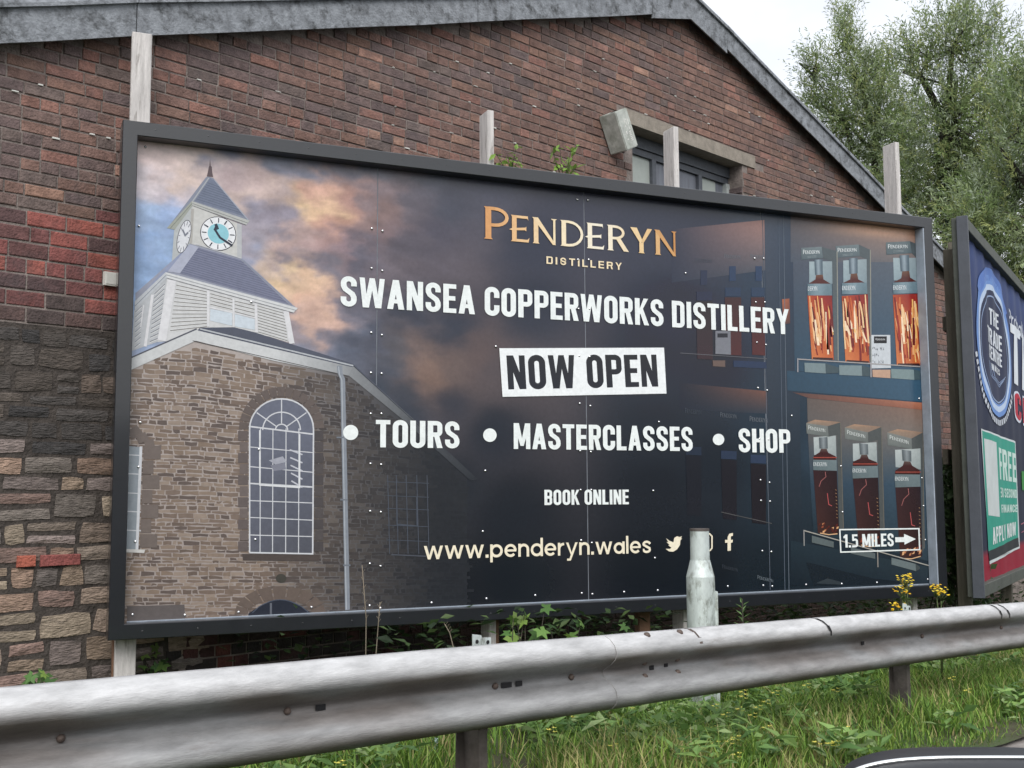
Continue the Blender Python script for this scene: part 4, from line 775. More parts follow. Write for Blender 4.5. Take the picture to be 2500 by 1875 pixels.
def bottle_lo(K_, front, topf, side, back, cap, neck, label, body, txt):
    P_(K_(*back), [(188, 196, 196), (172, 180, 180), (150, 160, 160), (166, 176, 178)], 5); P_(K_(*side), (84, 88, 88), 5); PR.line(T, K_(side[1], side[2]), 1.8, (112, 108, 100), 6)
    P_(K_(*topf), [(150, 132, 116), (178, 142, 116), (150, 124, 106), (140, 124, 112)], 6); P_(K_(*front), [(130, 134, 130), (122, 126, 124), (108, 114, 112), (114, 120, 118)], 6)
    P_(K_(*neck), [(96, 78, 74), (96, 78, 74)]+[(66, 34, 34)]*(len(neck)-2), 7); PR.line(T, K_((body[0][0], label[0][1]-18), (body[1][0], label[0][1]-18)), 2, (168, 78, 66), 8)
    PR.grad(T, K_(*cap), [(92, 100, 104), (98, 106, 110), (92, 100, 104), (88, 96, 100)], 8, 6, lambda p, u, v, k: k+48*math.exp(-((u-.5)/.25)**2))
    PR.grad(T, K_(*body), [(58, 36, 40), (42, 28, 32), (50, 32, 33), (72, 46, 42)], 7, 6); PR.grad(T, K_(*label), [(106, 120, 124), (116, 130, 134), (110, 124, 128), (100, 114, 118)], 9, 4)
    B = [np.array(k, float) for k in body]; f_ = lambda u, v: tuple((B[0]*(1-u)+B[1]*u)*(1-v)+(B[3]*(1-u)+B[2]*u)*v)
    PR.line(T, K_(f_(.5, .02), f_(.52, .1), f_(.3, .17), f_(.2, .26)), 1.3, (176, 110, 108), 9); PR.line(T, K_(f_(.54, .36), f_(.58, .54), f_(.72, .56)), 1.8, (190, 92, 92), 9)
    for k in range(16):
        r = random.Random(k*7+int(body[0][0])); u, v = r.uniform(.05, .9), r.uniform(.84, .98); P_(K_(f_(u, v), f_(u+.1, v-.01), f_(u+.07, v+.025), f_(u-.02, v+.03)), r.choice([(232, 178, 130), (150, 78, 56), (196, 130, 92), (90, 40, 34)]), 9)
    PR.line(T, K_(f_(.1, 1), f_(.5, 1.02), f_(.92, 1)), 2.4, (226, 182, 140), 9)
    for k in range(9): PR.line(T, K_(f_(.9, .30+k*.055), f_(.96, .31+k*.055)), 1.1, (176, 140, 104), 9)
    q = K_(*label); PR.textq(T, GS, txt, [(q[0][0]+1, q[0][1]+6), (q[0][0]+1+len(txt)*4.7, q[0][1]+6.5), (q[0][0]+1+len(txt)*4.7, q[0][1]+16), (q[0][0]+1, q[0][1]+15)], (214, 220, 222), 10, .14)
    g = K_(*front); w_ = g[1][0]-g[0][0]; dy = g[1][1]-g[0][1]; PR.textq(T, GS, 'PENDERYN', [(g[0][0]+w_*.1, g[0][1]+5+dy*.1), (g[0][0]+w_*.88, g[0][1]+6+dy*.88), (g[0][0]+w_*.88, g[0][1]+16+dy*.88), (g[0][0]+w_*.1, g[0][1]+14.5+dy*.1)], (216, 222, 220), 8, .12, .82)
bottle_lo(u2, [(390, 275), (565, 300), (572, 386), (395, 360)], [(390, 275), (460, 248), (670, 268), (565, 300)], [(565, 300), (668, 270), (692, 1130), (658, 1150), (640, 372), (572, 386)], [(450, 390), (630, 376), (636, 562), (455, 532)], [(492, 392), (562, 388), (565, 482), (497, 482)], [(510, 484), (556, 484), (568, 515), (630, 545), (632, 578), (450, 574), (452, 540), (498, 512)], [(445, 572), (635, 574), (638, 662), (447, 656)], [(447, 656), (638, 662), (656, 1172), (485, 1165)], 'ENDERYN')
bottle_lo(u2, [(703, 310), (890, 350), (893, 432), (705, 402)], [(703, 310), (780, 284), (998, 305), (890, 350)], [(890, 350), (1000, 308), (1022, 1150), (988, 1150), (970, 412), (893, 432)], [(768, 442), (960, 430), (966, 602), (770, 582)], [(818, 438), (890, 446), (893, 530), (825, 530)], [(836, 532), (884, 532), (896, 565), (962, 592), (966, 626), (768, 626), (770, 588), (826, 562)], [(762, 624), (968, 622), (972, 716), (765, 724)], [(768, 724), (972, 716), (992, 1270), (816, 1262)], 'ENDERYN')
bottle_lo(u2, [(1047, 350), (1243, 400), (1248, 486), (1050, 452)], [(1047, 350), (1130, 324), (1333, 350), (1243, 400)], [(1243, 400), (1336, 352), (1346, 1290), (1330, 1330), (1316, 480), (1248, 486)], [(1110, 492), (1315, 480), (1322, 652), (1115, 632)], [(1163, 490), (1240, 500), (1242, 586), (1170, 580)], [(1184, 584), (1234, 588), (1248, 620), (1308, 655), (1312, 694), (1108, 694), (1112, 660), (1172, 620)], [(1105, 690), (1310, 692), (1314, 790), (1110, 796)], [(1112, 796), (1316, 790), (1330, 1352), (1152, 1374)], 'ENDERYN')
for q, c in (([(435, 1186), (612, 1236), (612, 1284), (435, 1242)], (96, 106, 108)), ([(750, 1280), (948, 1330), (948, 1374), (752, 1332)], (98, 108, 110)), ([(1080, 1365), (1275, 1415), (1278, 1474), (1080, 1420)], (110, 122, 124)), ([(1278, 1415), (1310, 1440), (1310, 1456), (1278, 1474)], (72, 80, 82))): P_(u2(*q), c, 8)
PR.line(T, u2((370, 1145), (1392, 1432)), 2.6, (172, 170, 164), 11); PR.line(T, u2((370, 1140), (372, 1270)), 2.6, (150, 150, 150), 11); PR.line(T, u2((966, 1300), (970, 1442)), 2.6, (150, 146, 140), 11)
# dim shelf at the left, fading out
for bx, by, k in ((1788, 640, .9), (1852, 640, 1), (1718, 650, .45)):
    PR.textq(T, GS, 'PENDERYN', [(bx-20, by-20), (bx+20 if bx < 1850 else bx+12, by-18), (bx+20 if bx < 1850 else bx+12, by-8), (bx-20, by-10)], tuple(np.array((120, 124, 132))*k+np.array((64, 68, 80))*(1-k)), 4, .12, .82)
    P_([(bx-8, by+10), (bx+8, by+10), (bx+8, by+46), (bx-8, by+46)], tuple(np.array((66, 80, 104))*k+np.array((60, 64, 76))*(1-k)), 4); P_([(bx-18, by+62), (bx+(20 if bx < 1850 else 14), by+62), (bx+(20 if bx < 1850 else 14), by+84), (bx-18, by+84)], tuple(np.array((62, 78, 98))*k+np.array((56, 60, 73))*(1-k)), 4)
    P_([(bx-19, by+86), (bx+(21 if bx < 1850 else 14), by+86), (bx+(22 if bx < 1850 else 16), by+228), (bx-16, by+226)], [tuple(np.array((84, 56, 60))*k+np.array((56, 60, 72))*(1-k))]*2+[tuple(np.array((92, 52, 54))*k+np.array((50, 54, 66))*(1-k))]*2, 4)
P_([(1746, 808), (1783, 808), (1784, 866), (1746, 864)], (128, 130, 138), 5); P_([(1751, 814), (1776, 814), (1776, 824), (1751, 824)], (56, 58, 66), 6); P_([(1739, 880), (1770, 880), (1770, 896), (1740, 894)], (112, 96, 90), 5)
PR.line(T, [(1660, 862), (1872, 876)], 1.6, (104, 104, 110), 6); P_([(1790, 880), (1870, 884), (1872, 900), (1790, 896)], (52, 66, 90), 5)
for bx, by, k in ((1778, 1040, .7), (1850, 1050, .9), (1692, 1030, .4)):
    e = 1850-bx; PR.textq(T, GS, 'PENDERYN', [(bx-20, by-34), (bx+20 if e else bx+24, by-30), (bx+20 if e else bx+24, by-18), (bx-20, by-22)], tuple(np.array((120, 126, 134))*k+np.array((40, 46, 56))*(1-k)), 4, .12, .82)
    P_([(bx-18, by+60), (bx+20, by+62), (bx+20, by+82), (bx-18, by+80)], tuple(np.array((52, 66, 92))*k+np.array((36, 42, 52))*(1-k)), 4); P_([(bx-18, by+82), (bx+20, by+84), (bx+20, by+230), (bx-14, by+226)], tuple(np.array((36, 32, 38))*k+np.array((32, 38, 48))*(1-k)), 4)
PR.line(T, [(1760, 1250), (1884, 1278)], 1.6, (92, 92, 92), 5)
for bx, by, c in ((1782, 1386, (62, 68, 76)), (1868, 1412, (112, 122, 130))): PR.textq(T, GS, 'PENDERYN', [(bx-19, by-8), (bx+19, by+1), (bx+19, by+10), (bx-19, by+1)], c, 6, .12, .82)

# ---- lettering on the board
T = 'printed_lettering'; WHT = (244, 250, 250); CRM = (250, 240, 216)
def level(G, txt, xl, yt, yb, xr, col, gap=.075, caps=None, colfn=None, h=1.0):   # level on the board: heights from the first letter
    q0, q1 = PR.uv(xl, yt), PR.uv(xl, yb); polys, wd = layout(G, txt, gap, caps)
    zr = (q0[1]+q1[1])/2; r = ray(xr, 0); X1 = None
    lo, hi = q0[0], q0[0]+7                                       # board x that falls on pixel column xr at this height
    for _ in range(40):
        mid = (lo+hi)/2
        if topx(np.array([[mid, YP, zr]]))[0, 0] < xr: lo = mid
        else: hi = mid
    X1 = (lo+hi)/2
    for pl in polys:
        c = colfn(np.mean([p[0] for p in pl])/wd) if colfn else col
        PR.polyq(T, [np.array([q0[0]+(X1-q0[0])*x/wd, q1[1]+(q0[1]-q1[1])*y/h]) for x, y in pl], c, 13)
def gold(t):
    st = [(0, (222, 164, 112)), (.12, (236, 190, 140)), (.35, (250, 232, 196)), (.6, (252, 246, 230)), (.8, (244, 214, 166)), (1, (206, 150, 96))]
    for (a0, c0), (a1, c1) in zip(st[:-1], st[1:]):
        if a0 <= t <= a1: k = (t-a0)/(a1-a0); return tuple(np.array(c0)*(1-k)+np.array(c1)*k)
    return st[-1][1]
level(GS, 'PENDERYN', 1184, 504, 583, 1650, None, .155, .82, gold)
level(GWD, 'DISTILLERY', 1333, 626, 644, 1517, (250, 232, 198), .32)
level(GC, 'SWANSEA COPPERWORKS DISTILLERY', 831, 674, 747, 1925, WHT)
level(GC, 'TOURS', 917, 1025, 1092, 1121, WHT); level(GC, 'MASTERCLASSES', 1253, 1033, 1096, 1690, WHT); level(GC, 'SHOP', 1801, 1046, 1104, 1928, WHT)
level(GC, 'BOOK ONLINE', 1328, 1196, 1233, 1534, WHT)
level(GL, 'www.penderyn.wales', 1034, 1333, 1366, 1588, CRM, .13)
for x, y, r in ((855.5, 1056, 18.5), (1195, 1062.5, 16.5), (1753, 1073, 14)): PR.ell(T, x, y, r, r, 0, WHT, 13)
bird = [(1624, 1340), (1634, 1340), (1638, 1337), (1630, 1331), (1634, 1331), (1626, 1323), (1631, 1324), (1625, 1314), (1633, 1320), (1643, 1324), (1645, 1313), (1652, 1309), (1658, 1311), (1664, 1309), (1661, 1314), (1664, 1315), (1660, 1319), (1659, 1330), (1652, 1341), (1642, 1347), (1632, 1346)]
P_(bird, CRM, 13)
PR.line(T, [(1696, 1306), (1700, 1303), (1731, 1303), (1737, 1309), (1737, 1338), (1732, 1344), (1700, 1344), (1695, 1338)], 3.4, CRM, 13, True); PR.line(T, [(1716+9*math.cos(k*.5236), 1323.5+9*math.sin(k*.5236)) for k in range(12)], 3.2, CRM, 13, True); PR.ell(T, 1728.5, 1311.5, 2, 2, 0, CRM, 13)
P_([(1775, 1345), (1775, 1325), (1769, 1325), (1769, 1318), (1775, 1318), (1775, 1311), (1779, 1303), (1788, 1301), (1788, 1308), (1783.5, 1309), (1783, 1312), (1783, 1318), (1788, 1317.5), (1787, 1324.5), (1783, 1325), (1783, 1344)], CRM, 13)
P_([(1218, 850.5), (1620, 849), (1626, 961), (1226, 969)], (246, 250, 252), 13, 'sticker')
PR.textq(T, GC, 'NOW OPEN', [(1235, 868), (1601, 866), (1606, 944), (1240, 951)], (46, 50, 58), 14, .085)
nb = u2((660, 1138), (1300, 1130), (1307, 1300), (668, 1320)); PR.line(T, nb, 3.2, WHT, 13, True)
PR.textq(T, GC, '1.5 MILES', u2((688, 1178), (1095, 1168), (1098, 1272), (692, 1284)), WHT, 13, .07)
P_(u2((1108, 1200), (1180, 1199), (1180, 1172), (1276, 1214), (1184, 1260), (1183, 1238), (1110, 1240)), WHT, 13)
PR.emit(bb)

# ------------------------------------------------------------------ second billboard, turned away to the right
BA = math.radians(35.1); BU = np.array([math.cos(BA), math.sin(BA), 0]); BN = np.array([-math.sin(BA), math.cos(BA), 0]); B0 = at(2358, 540, 9.2); B0[2] = 0
b2 = empty('billboard', (float(B0[0]+BU[0]*2.4), float(B0[1]+BU[1]*2.4), -.75), 'grey-framed billboard of buckled blue sheets turned away beside the trees', 'billboard')
ZT, ZB, L2 = 2.965, -.105, 5.2
def b2p(a, z, o=0): p = B0+BU*a+BN*o; return np.array([p[0], p[1], z])
M_FRAME2 = mat('frame_paint_dark', tuple(lin((70, 74, 82))), rough=.55, var=.15, scale=5, bump=.08); M_FRAME3 = mat('frame_timber_green', tuple(lin((72, 76, 70))), rough=.7, var=.25, scale=6, bump=.2)
def b2box(nm, a0, a1, z0, z1, o0, o1, mt):
    b = MB(); b.box(b2p((a0+a1)/2, (z0+z1)/2, (o0+o1)/2), (BU, BN, EZ), ((a1-a0)/2, (o1-o0)/2, (z1-z0)/2)); me = b.build(nm)
    bm = bmesh.new(); bm.from_mesh(me); bmesh.ops.bevel(bm, geom=bm.edges[:], offset=.004, segments=1, affect='EDGES'); bm.to_mesh(me); bm.free(); return link(nm, me, mt, b2)
b2box('frame_rail', 0, .035, ZB, ZT, -.012, .075, M_FRAME2); b2box('frame_rail', .037, .10, ZB+.002, ZT-.002, 0, .12, M_FRAME3)
b2box('frame_rail', .102, L2-.1, ZT-.10, ZT-.002, 0, .12, M_FRAME3); b2box('frame_rail', .102, L2-.1, ZB+.002, ZB+.10, 0, .12, M_FRAME3); b2box('frame_rail', L2-.098, L2, ZB, ZT, 0, .12, M_FRAME3)
for a_ in (.3, 2.6, 4.9): b2box('post', a_, a_+.1, -1.3, ZT-.2, .14, .24, M_TIMBER_OLD)
OFF2 = .055
def buckle(a_, z): return .007*math.sin(a_*13+.6*math.sin(z*2))*(.25+.75*min(max((z-.2)/2.4, 0), 1)**2)+.004*math.sin(a_*5.3+z)
# sheets, each a buckled panel with blue print above and a red foot
class Print2(Print):
    def world(s, q, off): return b2p(q[0], q[1], OFF2-buckle(q[0], q[1])-.003-off)
    def put(s, name, Q, F, c, layer):                             # cut into small pieces that follow the buckled sheet
        c = np.array(c if np.ndim(c) == 2 else [c]*len(Q)); st = [[(np.array(Q[i], float), c[i]) for i in f] for f in F]; out = []
        while st:
            t = st.pop()
            if len(t) == 4: st += [[t[0], t[1], t[2]], [t[0], t[2], t[3]]]; continue
            e = [abs(t[i][0][0]-t[(i+1) % 3][0][0])+.2*abs(t[i][0][1]-t[(i+1) % 3][0][1]) for i in range(3)]; k = int(np.argmax(e))
            if e[k] > .045 and len(out) < 4000:
                a_, b_, d_ = t[k], t[(k+1) % 3], t[(k+2) % 3]; m_ = ((a_[0]+b_[0])/2, (a_[1]+b_[1])/2); st += [[a_, m_, d_], [m_, b_, d_]]
            else: out.append(t)
        off = .0006*layer+(s.cnt % 40)*1e-5; s.cnt += 1; V = [q for t in out for q in t]
        s.meshes.setdefault(name, MB()).add([s.world(q[0], off) for q in V], [(3*i, 3*i+1, 3*i+2) for i in range(len(out))], [q[1] for q in V])
P2 = Print2(b2p(0, 0, OFF2), BN, B0, BU)
red_z = P2.uv(2405, 1345)[1]
for k in range(4):
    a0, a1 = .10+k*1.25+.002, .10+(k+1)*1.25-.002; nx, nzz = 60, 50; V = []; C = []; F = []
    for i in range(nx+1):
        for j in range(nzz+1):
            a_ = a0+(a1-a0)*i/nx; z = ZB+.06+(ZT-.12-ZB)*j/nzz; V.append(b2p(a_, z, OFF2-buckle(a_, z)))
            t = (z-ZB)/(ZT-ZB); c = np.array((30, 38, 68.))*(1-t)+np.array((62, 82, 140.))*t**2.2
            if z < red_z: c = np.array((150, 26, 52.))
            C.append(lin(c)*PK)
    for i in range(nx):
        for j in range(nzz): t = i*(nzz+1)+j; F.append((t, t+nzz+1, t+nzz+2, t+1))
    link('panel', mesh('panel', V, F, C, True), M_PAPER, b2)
b2box('backing_board', .05, L2-.05, ZB+.05, ZT-.05, .095, .11, M_TIMBER_OLD)
T2 = 'printed_emblem'
def Q(nm, pts, c, ly): P2.poly(nm, pts, c, ly)
cL, cR, cT, cB_ = P2.uv(2383, 830), P2.uv(2467, 890), P2.uv(2412, 668), P2.uv(2441, 1020)
ca = (cL[0]+cR[0])/2; cz = (cT[1]+cB_[1])/2; cr_ = (cT[1]-cB_[1])/2; rx_ = (cR[0]-cL[0])/2
def ring2(r0, r1, col, ly, dz=0, n=40, a0=0, a1=360):
    for k in range(n):
        t0, t1 = math.radians(a0+(a1-a0)*k/n), math.radians(a0+(a1-a0)*(k+1)/n)
        P2.polyq(T2, [np.array([ca+rx_*r*math.cos(t), cz+dz+cr_*r*math.sin(t)]) for r, t in ((r0, t0), (r1, t0), (r1, t1), (r0, t1))], col, ly)
ring2(0, .86, (36, 44, 76), 4, -.03, 30); ring2(.82, 1.0, (112, 150, 214), 5, 0); ring2(.82, .90, (196, 214, 240), 6, -.02); ring2(.86, 1.04, (92, 126, 196), 5, .04, 20, 35, 145)
ring2(.74, .76, (150, 170, 205), 6, -.03)
for txt, px4 in (('THE', [(2414, 750), (2436, 768), (2437, 806), (2415, 790)]), ('TRADE', [(2406, 792), (2442, 822), (2443, 860), (2407, 832)]), ('CENTRE', [(2411, 838), (2443, 866), (2444, 898), (2412, 872)]), ('WALES', [(2419, 886), (2440, 903), (2441, 918), (2420, 902)])):
    P2.textq(T2, GC, txt, px4, (222, 228, 236), 8, .08)
for dx in (0, 5, 10): P2.line(T2, [(2411+dx, 880+dx), (2417+dx, 915+dx*.6), (2440, 945-dx), (2447+dx*.5, 930-dx)], 1.1, (150, 170, 206), 7)
for k in range(26):                                               # small white lettering set round the foot of the ring
    t = math.radians(195+k*5.2); r0, r1 = 1.04, 1.12; w_ = .03
    P2.polyq(T2, [np.array([ca+rx_*r*math.cos(t+d), cz+cr_*r*math.sin(t+d)]) for r, d in ((r0, -w_), (r1, -w_), (r1, w_), (r0, w_))], (206, 212, 222), 7)
P2.textq(T2, GL, 'Probably', [(2463, 752), (2502, 800), (2502, 840), (2464, 790)], (206, 212, 226), 6, .12, h=1.4)
P2.textq(T2, GC, 'THE', [(2467, 788), (2530, 850), (2530, 985), (2470, 930)], (226, 232, 240), 6, .09)
P2.textq(T2, GC, 'CHE', [(2474, 950), (2525, 990), (2525, 1058), (2478, 1026)], (214, 222, 236), 6, .1); P2.textq(T2, GC, 'CHE', [(2476, 956), (2523, 993), (2523, 1053), (2479, 1020)], (186, 34, 58), 7, .12)
Q('printed_notice', [(2394, 1046), (2478, 1078), (2487, 1338), (2416, 1378)], (214, 222, 224), 4); Q('printed_notice', [(2397, 1051), (2476, 1082), (2483, 1315), (2413, 1350)], (52, 158, 138), 5); Q('printed_notice', [(2413, 1346), (2483, 1312), (2485, 1334), (2415, 1370)], (48, 52, 56), 6)
Q('printed_notice', [(2402, 1070), (2430, 1080), (2438, 1262), (2413, 1258)], (206, 214, 214), 6)
for txt, px4, c in (('FREE', [(2435, 1092), (2476, 1108), (2478, 1178), (2438, 1170)], (206, 230, 222)), ('30 SECOND', [(2439, 1190), (2478, 1196), (2479, 1216), (2440, 1214)], (206, 230, 222)), ('FINANCE', [(2441, 1232), (2480, 1232), (2480, 1250), (2442, 1252)], (206, 230, 222)), ('APPLY NOW', [(2421, 1288), (2477, 1274), (2478, 1306), (2423, 1330)], (226, 234, 234))):
    P2.textq('printed_notice', GC, txt, px4, c, 8, .1)
for k, w_ in ((0, 26), (1, 20)): P2.line('printed_notice', [(2438, 1358-k*0), (2438+w_, 1348)], 1.2, (170, 174, 176), 8)
Q(T2, [(2493, 1150), (2508, 1152), (2508, 1200), (2494, 1196)], (60, 140, 66), 6); P2.line(T2, [(2491, 1280), (2506, 1272)], 2, (196, 120, 136), 6); P2.line(T2, [(2492, 1300), (2506, 1292)], 1.5, (196, 120, 136), 6)
P2.emit(b2, M_PAPER)
# old timber standards and rails in the gap between the boards
fr = at(2331, 592, 10.2); tf = empty('timber_frame', (float(fr[0]), float(fr[1]), -.8), 'bare weathered timber post and rails in the gap between the billboards', 'timber frame')
def tbox(nm, c, ax, h): b = MB(); b.box(c, ax, h); link(nm, b.build(nm), M_TIMBER_OLD, tf)
tbox('post', (fr[0], fr[1], (fr[2]-1.3)/2), (BU, BN, EZ), (.035, .055, (fr[2]+1.3)/2))
for y, hh in ((812, .06), (1120, .065)):
    p = at(2320, y, 10.15); tbox('rail', (p[0], p[1]-.08, p[2]), (BU, BN, EZ), (.55, .022, hh))

# ------------------------------------------------------------------ crash barrier
RP = [np.array(p) for p in ((-.632, -3.301, .175), (2.261, -2.271, .084), (6.155, -.764, -.078))]
tt = np.array([0, 3.072, 7.25]); CO = [np.polyfit(tt, [p[i] for p in RP], 2) for i in range(3)]
def rail(t): return np.array([np.polyval(CO[i], t) for i in range(3)])
def rail_ax(t):
    d = rail(t+.05)-rail(t-.05); d /= np.linalg.norm(d); o = np.array([d[1], -d[0], 0]); o /= np.linalg.norm(o); return d, o    # along, out to the road
bar = empty('crash_barrier', tuple(rail(2.5)+np.array([.03, .1, -.64])), 'galvanised corrugated steel crash barrier along the verge', 'crash barrier')
PF = [(-.004, .004), (.022, .002), (.05, -.010), (.073, -.033), (.083, -.062), (.076, -.088), (.052, -.110), (.022, -.128), (.004, -.142), (0, -.156), (.004, -.170), (.022, -.184), (.052, -.202), (.076, -.224), (.083, -.250), (.076, -.276), (.054, -.296), (.026, -.306), (0, -.310)]
NPF = len(PF)
def beam(t0, t1, off=0.):
    n = max(2, int((t1-t0)/.12)); V = []; C = []; F = []
    for side in (0, 1):
        for i in range(n+1):
            t = t0+(t1-t0)*i/n; d, o = rail_ax(t); p = rail(t)
            for k, (e, v) in enumerate(PF):
                nn = np.array(PF[min(k+1, NPF-1)])-np.array(PF[max(k-1, 0)]); nn = np.array([-nn[1], nn[0]])/np.linalg.norm(nn); ee = np.array([e, v])+nn*(.0035*side)*1 + np.array([off, 0])
                dn = .004*(float(NF2.fbm(np.array(t*2.1+3), np.array(k*.25+1), 3))-.5)+.003*(float(NF3.fbm(np.array(t*7.), np.array(k*.5), 2))-.5); V.append(p+o*(ee[0]+dn)+np.array([0, 0, ee[1]+dn*.6]))
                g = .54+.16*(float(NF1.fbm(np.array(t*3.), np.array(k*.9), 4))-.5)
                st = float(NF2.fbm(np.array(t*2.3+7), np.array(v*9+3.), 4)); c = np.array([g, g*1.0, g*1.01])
                vn = v+.012*(float(NF3.fbm(np.array(t*6.), np.array(1.), 4))-.5); gm = float(np.interp(-vn, [0, .052, .066, .085, .12, .16, .19, .215, .238, .258, .28, .31], [.02, .05, .42, .88, .84, .74, .80, .68, .36, .50, .9, 1]))  # undersides of the humps darker: shade and road grime together in the colour
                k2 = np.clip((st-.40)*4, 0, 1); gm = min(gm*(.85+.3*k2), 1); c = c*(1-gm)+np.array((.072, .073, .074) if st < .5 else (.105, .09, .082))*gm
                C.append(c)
    m_ = (n+1)*NPF
    for sdd in (0, 1):
        for i in range(n):
            for k in range(NPF-1):
                a_ = sdd*m_+i*NPF+k; f_ = (a_, a_+NPF, a_+NPF+1, a_+1); F.append(f_ if sdd else f_[::-1])
    for i in range(n): a_ = i*NPF; F.append((a_, a_+NPF, m_+a_+NPF, m_+a_)); b_ = a_+NPF-1; F.append((b_, m_+b_, m_+b_+NPF, b_+NPF))
    for base, fl in ((0, 0), (n*NPF, 1)):
        b0 = len(V); V += [V[base+k] for k in range(NPF)]+[V[m_+base+k] for k in range(NPF)]; C += [np.array((.35, .34, .34))]*(2*NPF)
        for k in range(NPF-1): f_ = (b0+k, b0+NPF+k, b0+NPF+k+1, b0+k+1); F.append(f_[::-1] if fl else f_)
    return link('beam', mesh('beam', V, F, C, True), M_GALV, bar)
def tpx(x):                                                       # rail parameter whose top edge falls on pixel column x
    lo, hi = -4., 20.
    for _ in range(50):
        mid = (lo+hi)/2
        if topx(rail(mid))[0, 0] < x: lo = mid
        else: hi = mid
    return lo
TJ = tpx(1490); TJ2 = tpx(1955)
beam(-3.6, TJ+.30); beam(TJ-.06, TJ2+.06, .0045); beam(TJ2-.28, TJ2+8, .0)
def bolt(t, e, v, r=.016, nm='bolt', mt=M_RUST):
    d, o = rail_ax(t); p = rail(t)+o*e+np.array([0, 0, v]); b = MB(); b.tube([p-o*.006, p+o*.004, p+o*.012], [r, r, r*.62], 10); link(nm, b.build(nm, True), mt, bar)
for x in (1560, 1640):
    t = tpx(x)
    d, o = rail_ax(t); b = MB(); p = rail(t)+o*.045+np.array([0, 0, -.006]); nn = o*.55+np.array([0, 0, .83]); b.tube([p-nn*.004, p+nn*.008, p+nn*.014], [.016, .016, .009], 10); link('bolt', b.build('bolt', True), M_RUST, bar)
    bolt(t, .028, -.125, .014); bolt(t, .03, -.19, .016)
for x in (1205, 1390, 2245, 2438, 700, 150): bolt(tpx(x), .008, -.155, .013)
def slot(x, w_, v=-.156):
    t = tpx(x); d, o = rail_ax(t); b = MB(); p = rail(t)+o*.0105+np.array([0, 0, v]); b.box(p, (d, o, EZ), (w_/2, .0015, .010)); link('slot', b.build('slot'), M_DARK, bar)
slot(1232, .055); slot(1262, .035); slot(1585, .03); slot(1620, .025, -.15); slot(780, .04); slot(2100, .03)
for x, shown in ((1185, 1), (2222, 1), (-480, 0), (2900, 0)):
    t = tpx(x); d, o = rail_ax(t); p = rail(t); zg = float(ground_z(p[0], p[1])); pc = p-o*.085
    b = MB()                                                      # Z-section steel post
    b.box((pc[0], pc[1], (p[2]-.02+zg-.4)/2), (d, o, EZ), (.0035, .045, (p[2]-.02-zg+.4)/2)); b.box(np.array((pc[0], pc[1], (p[2]-.02+zg-.4)/2))+o*.045+d*.020, (d, o, EZ), (.022, .0035, (p[2]-.02-zg+.4)/2)); b.box(np.array((pc[0], pc[1], (p[2]-.02+zg-.4)/2))-o*.045-d*.020, (d, o, EZ), (.022, .0035, (p[2]-.02-zg+.4)/2))
    link('post', b.build('post'), M_STEEL, bar)
    b = MB(); q = p-o*.022+np.array([0, 0, -.05]); Vv = [(-.048, -.12), (.048, -.12), (.048, .082), (.0, .084), (-.004, .094), (-.048, .10)]
    b.add([q+d*x_+np.array([0, 0, z_])+o*y_ for y_ in (-.003, .003) for x_, z_ in Vv], [(0, 1, 2, 3, 4, 5), (11, 10, 9, 8, 7, 6)]+[(k, 6+k, 6+(k+1) % 6, (k+1) % 6) for k in range(6)]); br = link('bracket', b.build('bracket'), M_GALV_POST, bar)
    for x_, z_ in ((-.028, .07), (.03, .065)):
        b = MB(); c = q+d*x_+np.array([0, 0, z_])+o*.0042; b.tube([c-o*.001, c+o*.001], .008, 10); link('hole', b.build('hole'), M_DARK, br)
for x, dt in ((1978, .05), (2408, .03), (2424, .05), (1668, .02)):                  # black and rusty scuffs across the crest
    t = tpx(x); d, o = rail_ax(t); b = MB()
    for k in range(5):
        (e0, v0), (e1, v1) = PF[k], PF[k+1]; p0, p1 = rail(t+dt*k*.3)+o*(e0+.0062)+np.array([0, 0, v0+.0045]), rail(t+dt*(k+1)*.3)+o*(e1+.0062)+np.array([0, 0, v1+.0045]); w_ = .006+.004*(k % 2); b.add([p0-d*w_, p0+d*w_*1.6, p1+d*w_, p1-d*w_*1.3], [(0, 1, 2, 3)])
    link('scuff', b.build('scuff'), M_RUST if x < 1700 else M_DARK, bar)
# cut-down lamp column behind the barrier
st0 = at(1712, 1500, 6.8); sx, sy = float(st0[0]), float(st0[1]); zg = float(ground_z(sx, sy))
zt = at(1706, 1292, 6.8)[2]; zs = at(1706, 1368, 6.8)[2]; zs2 = at(1706, 1408, 6.8)[2]
stump = empty('lamp_column_stump', (sx, sy, zg), 'pale galvanised cut-off lamp column stump behind the crash barrier', 'column stump')
b = MB(); b.tube([(sx, sy, zg-.1), (sx, sy, zs2-.01), (sx, sy, zs2), (sx, sy, zs), (sx, sy, zs-.001), (sx, sy, zt)], [.085, .085, .085, .060, .058, .057], 40); link('column', b.build('column', False), M_GALV_POST, stump)
b = MB(); b.tube([(sx, sy, zt-.012), (sx, sy, zt+.003)], .059, 40); link('cap', b.build('cap'), M_STEEL, stump)
b = MB(); e_ = at(1749, 1480, 6.8); b.box((sx+.085*AR[0], sy+.085*AR[1], (at(1749, 1444, 6.8)[2]+zg)/2), (AR*[1, 1, 0], np.array([-AR[1], AR[0], 0]), EZ), (.012, .03, (at(1749, 1444, 6.8)[2]-zg)/2)); link('door_flange', b.build('door_flange'), M_GALV_POST, stump)

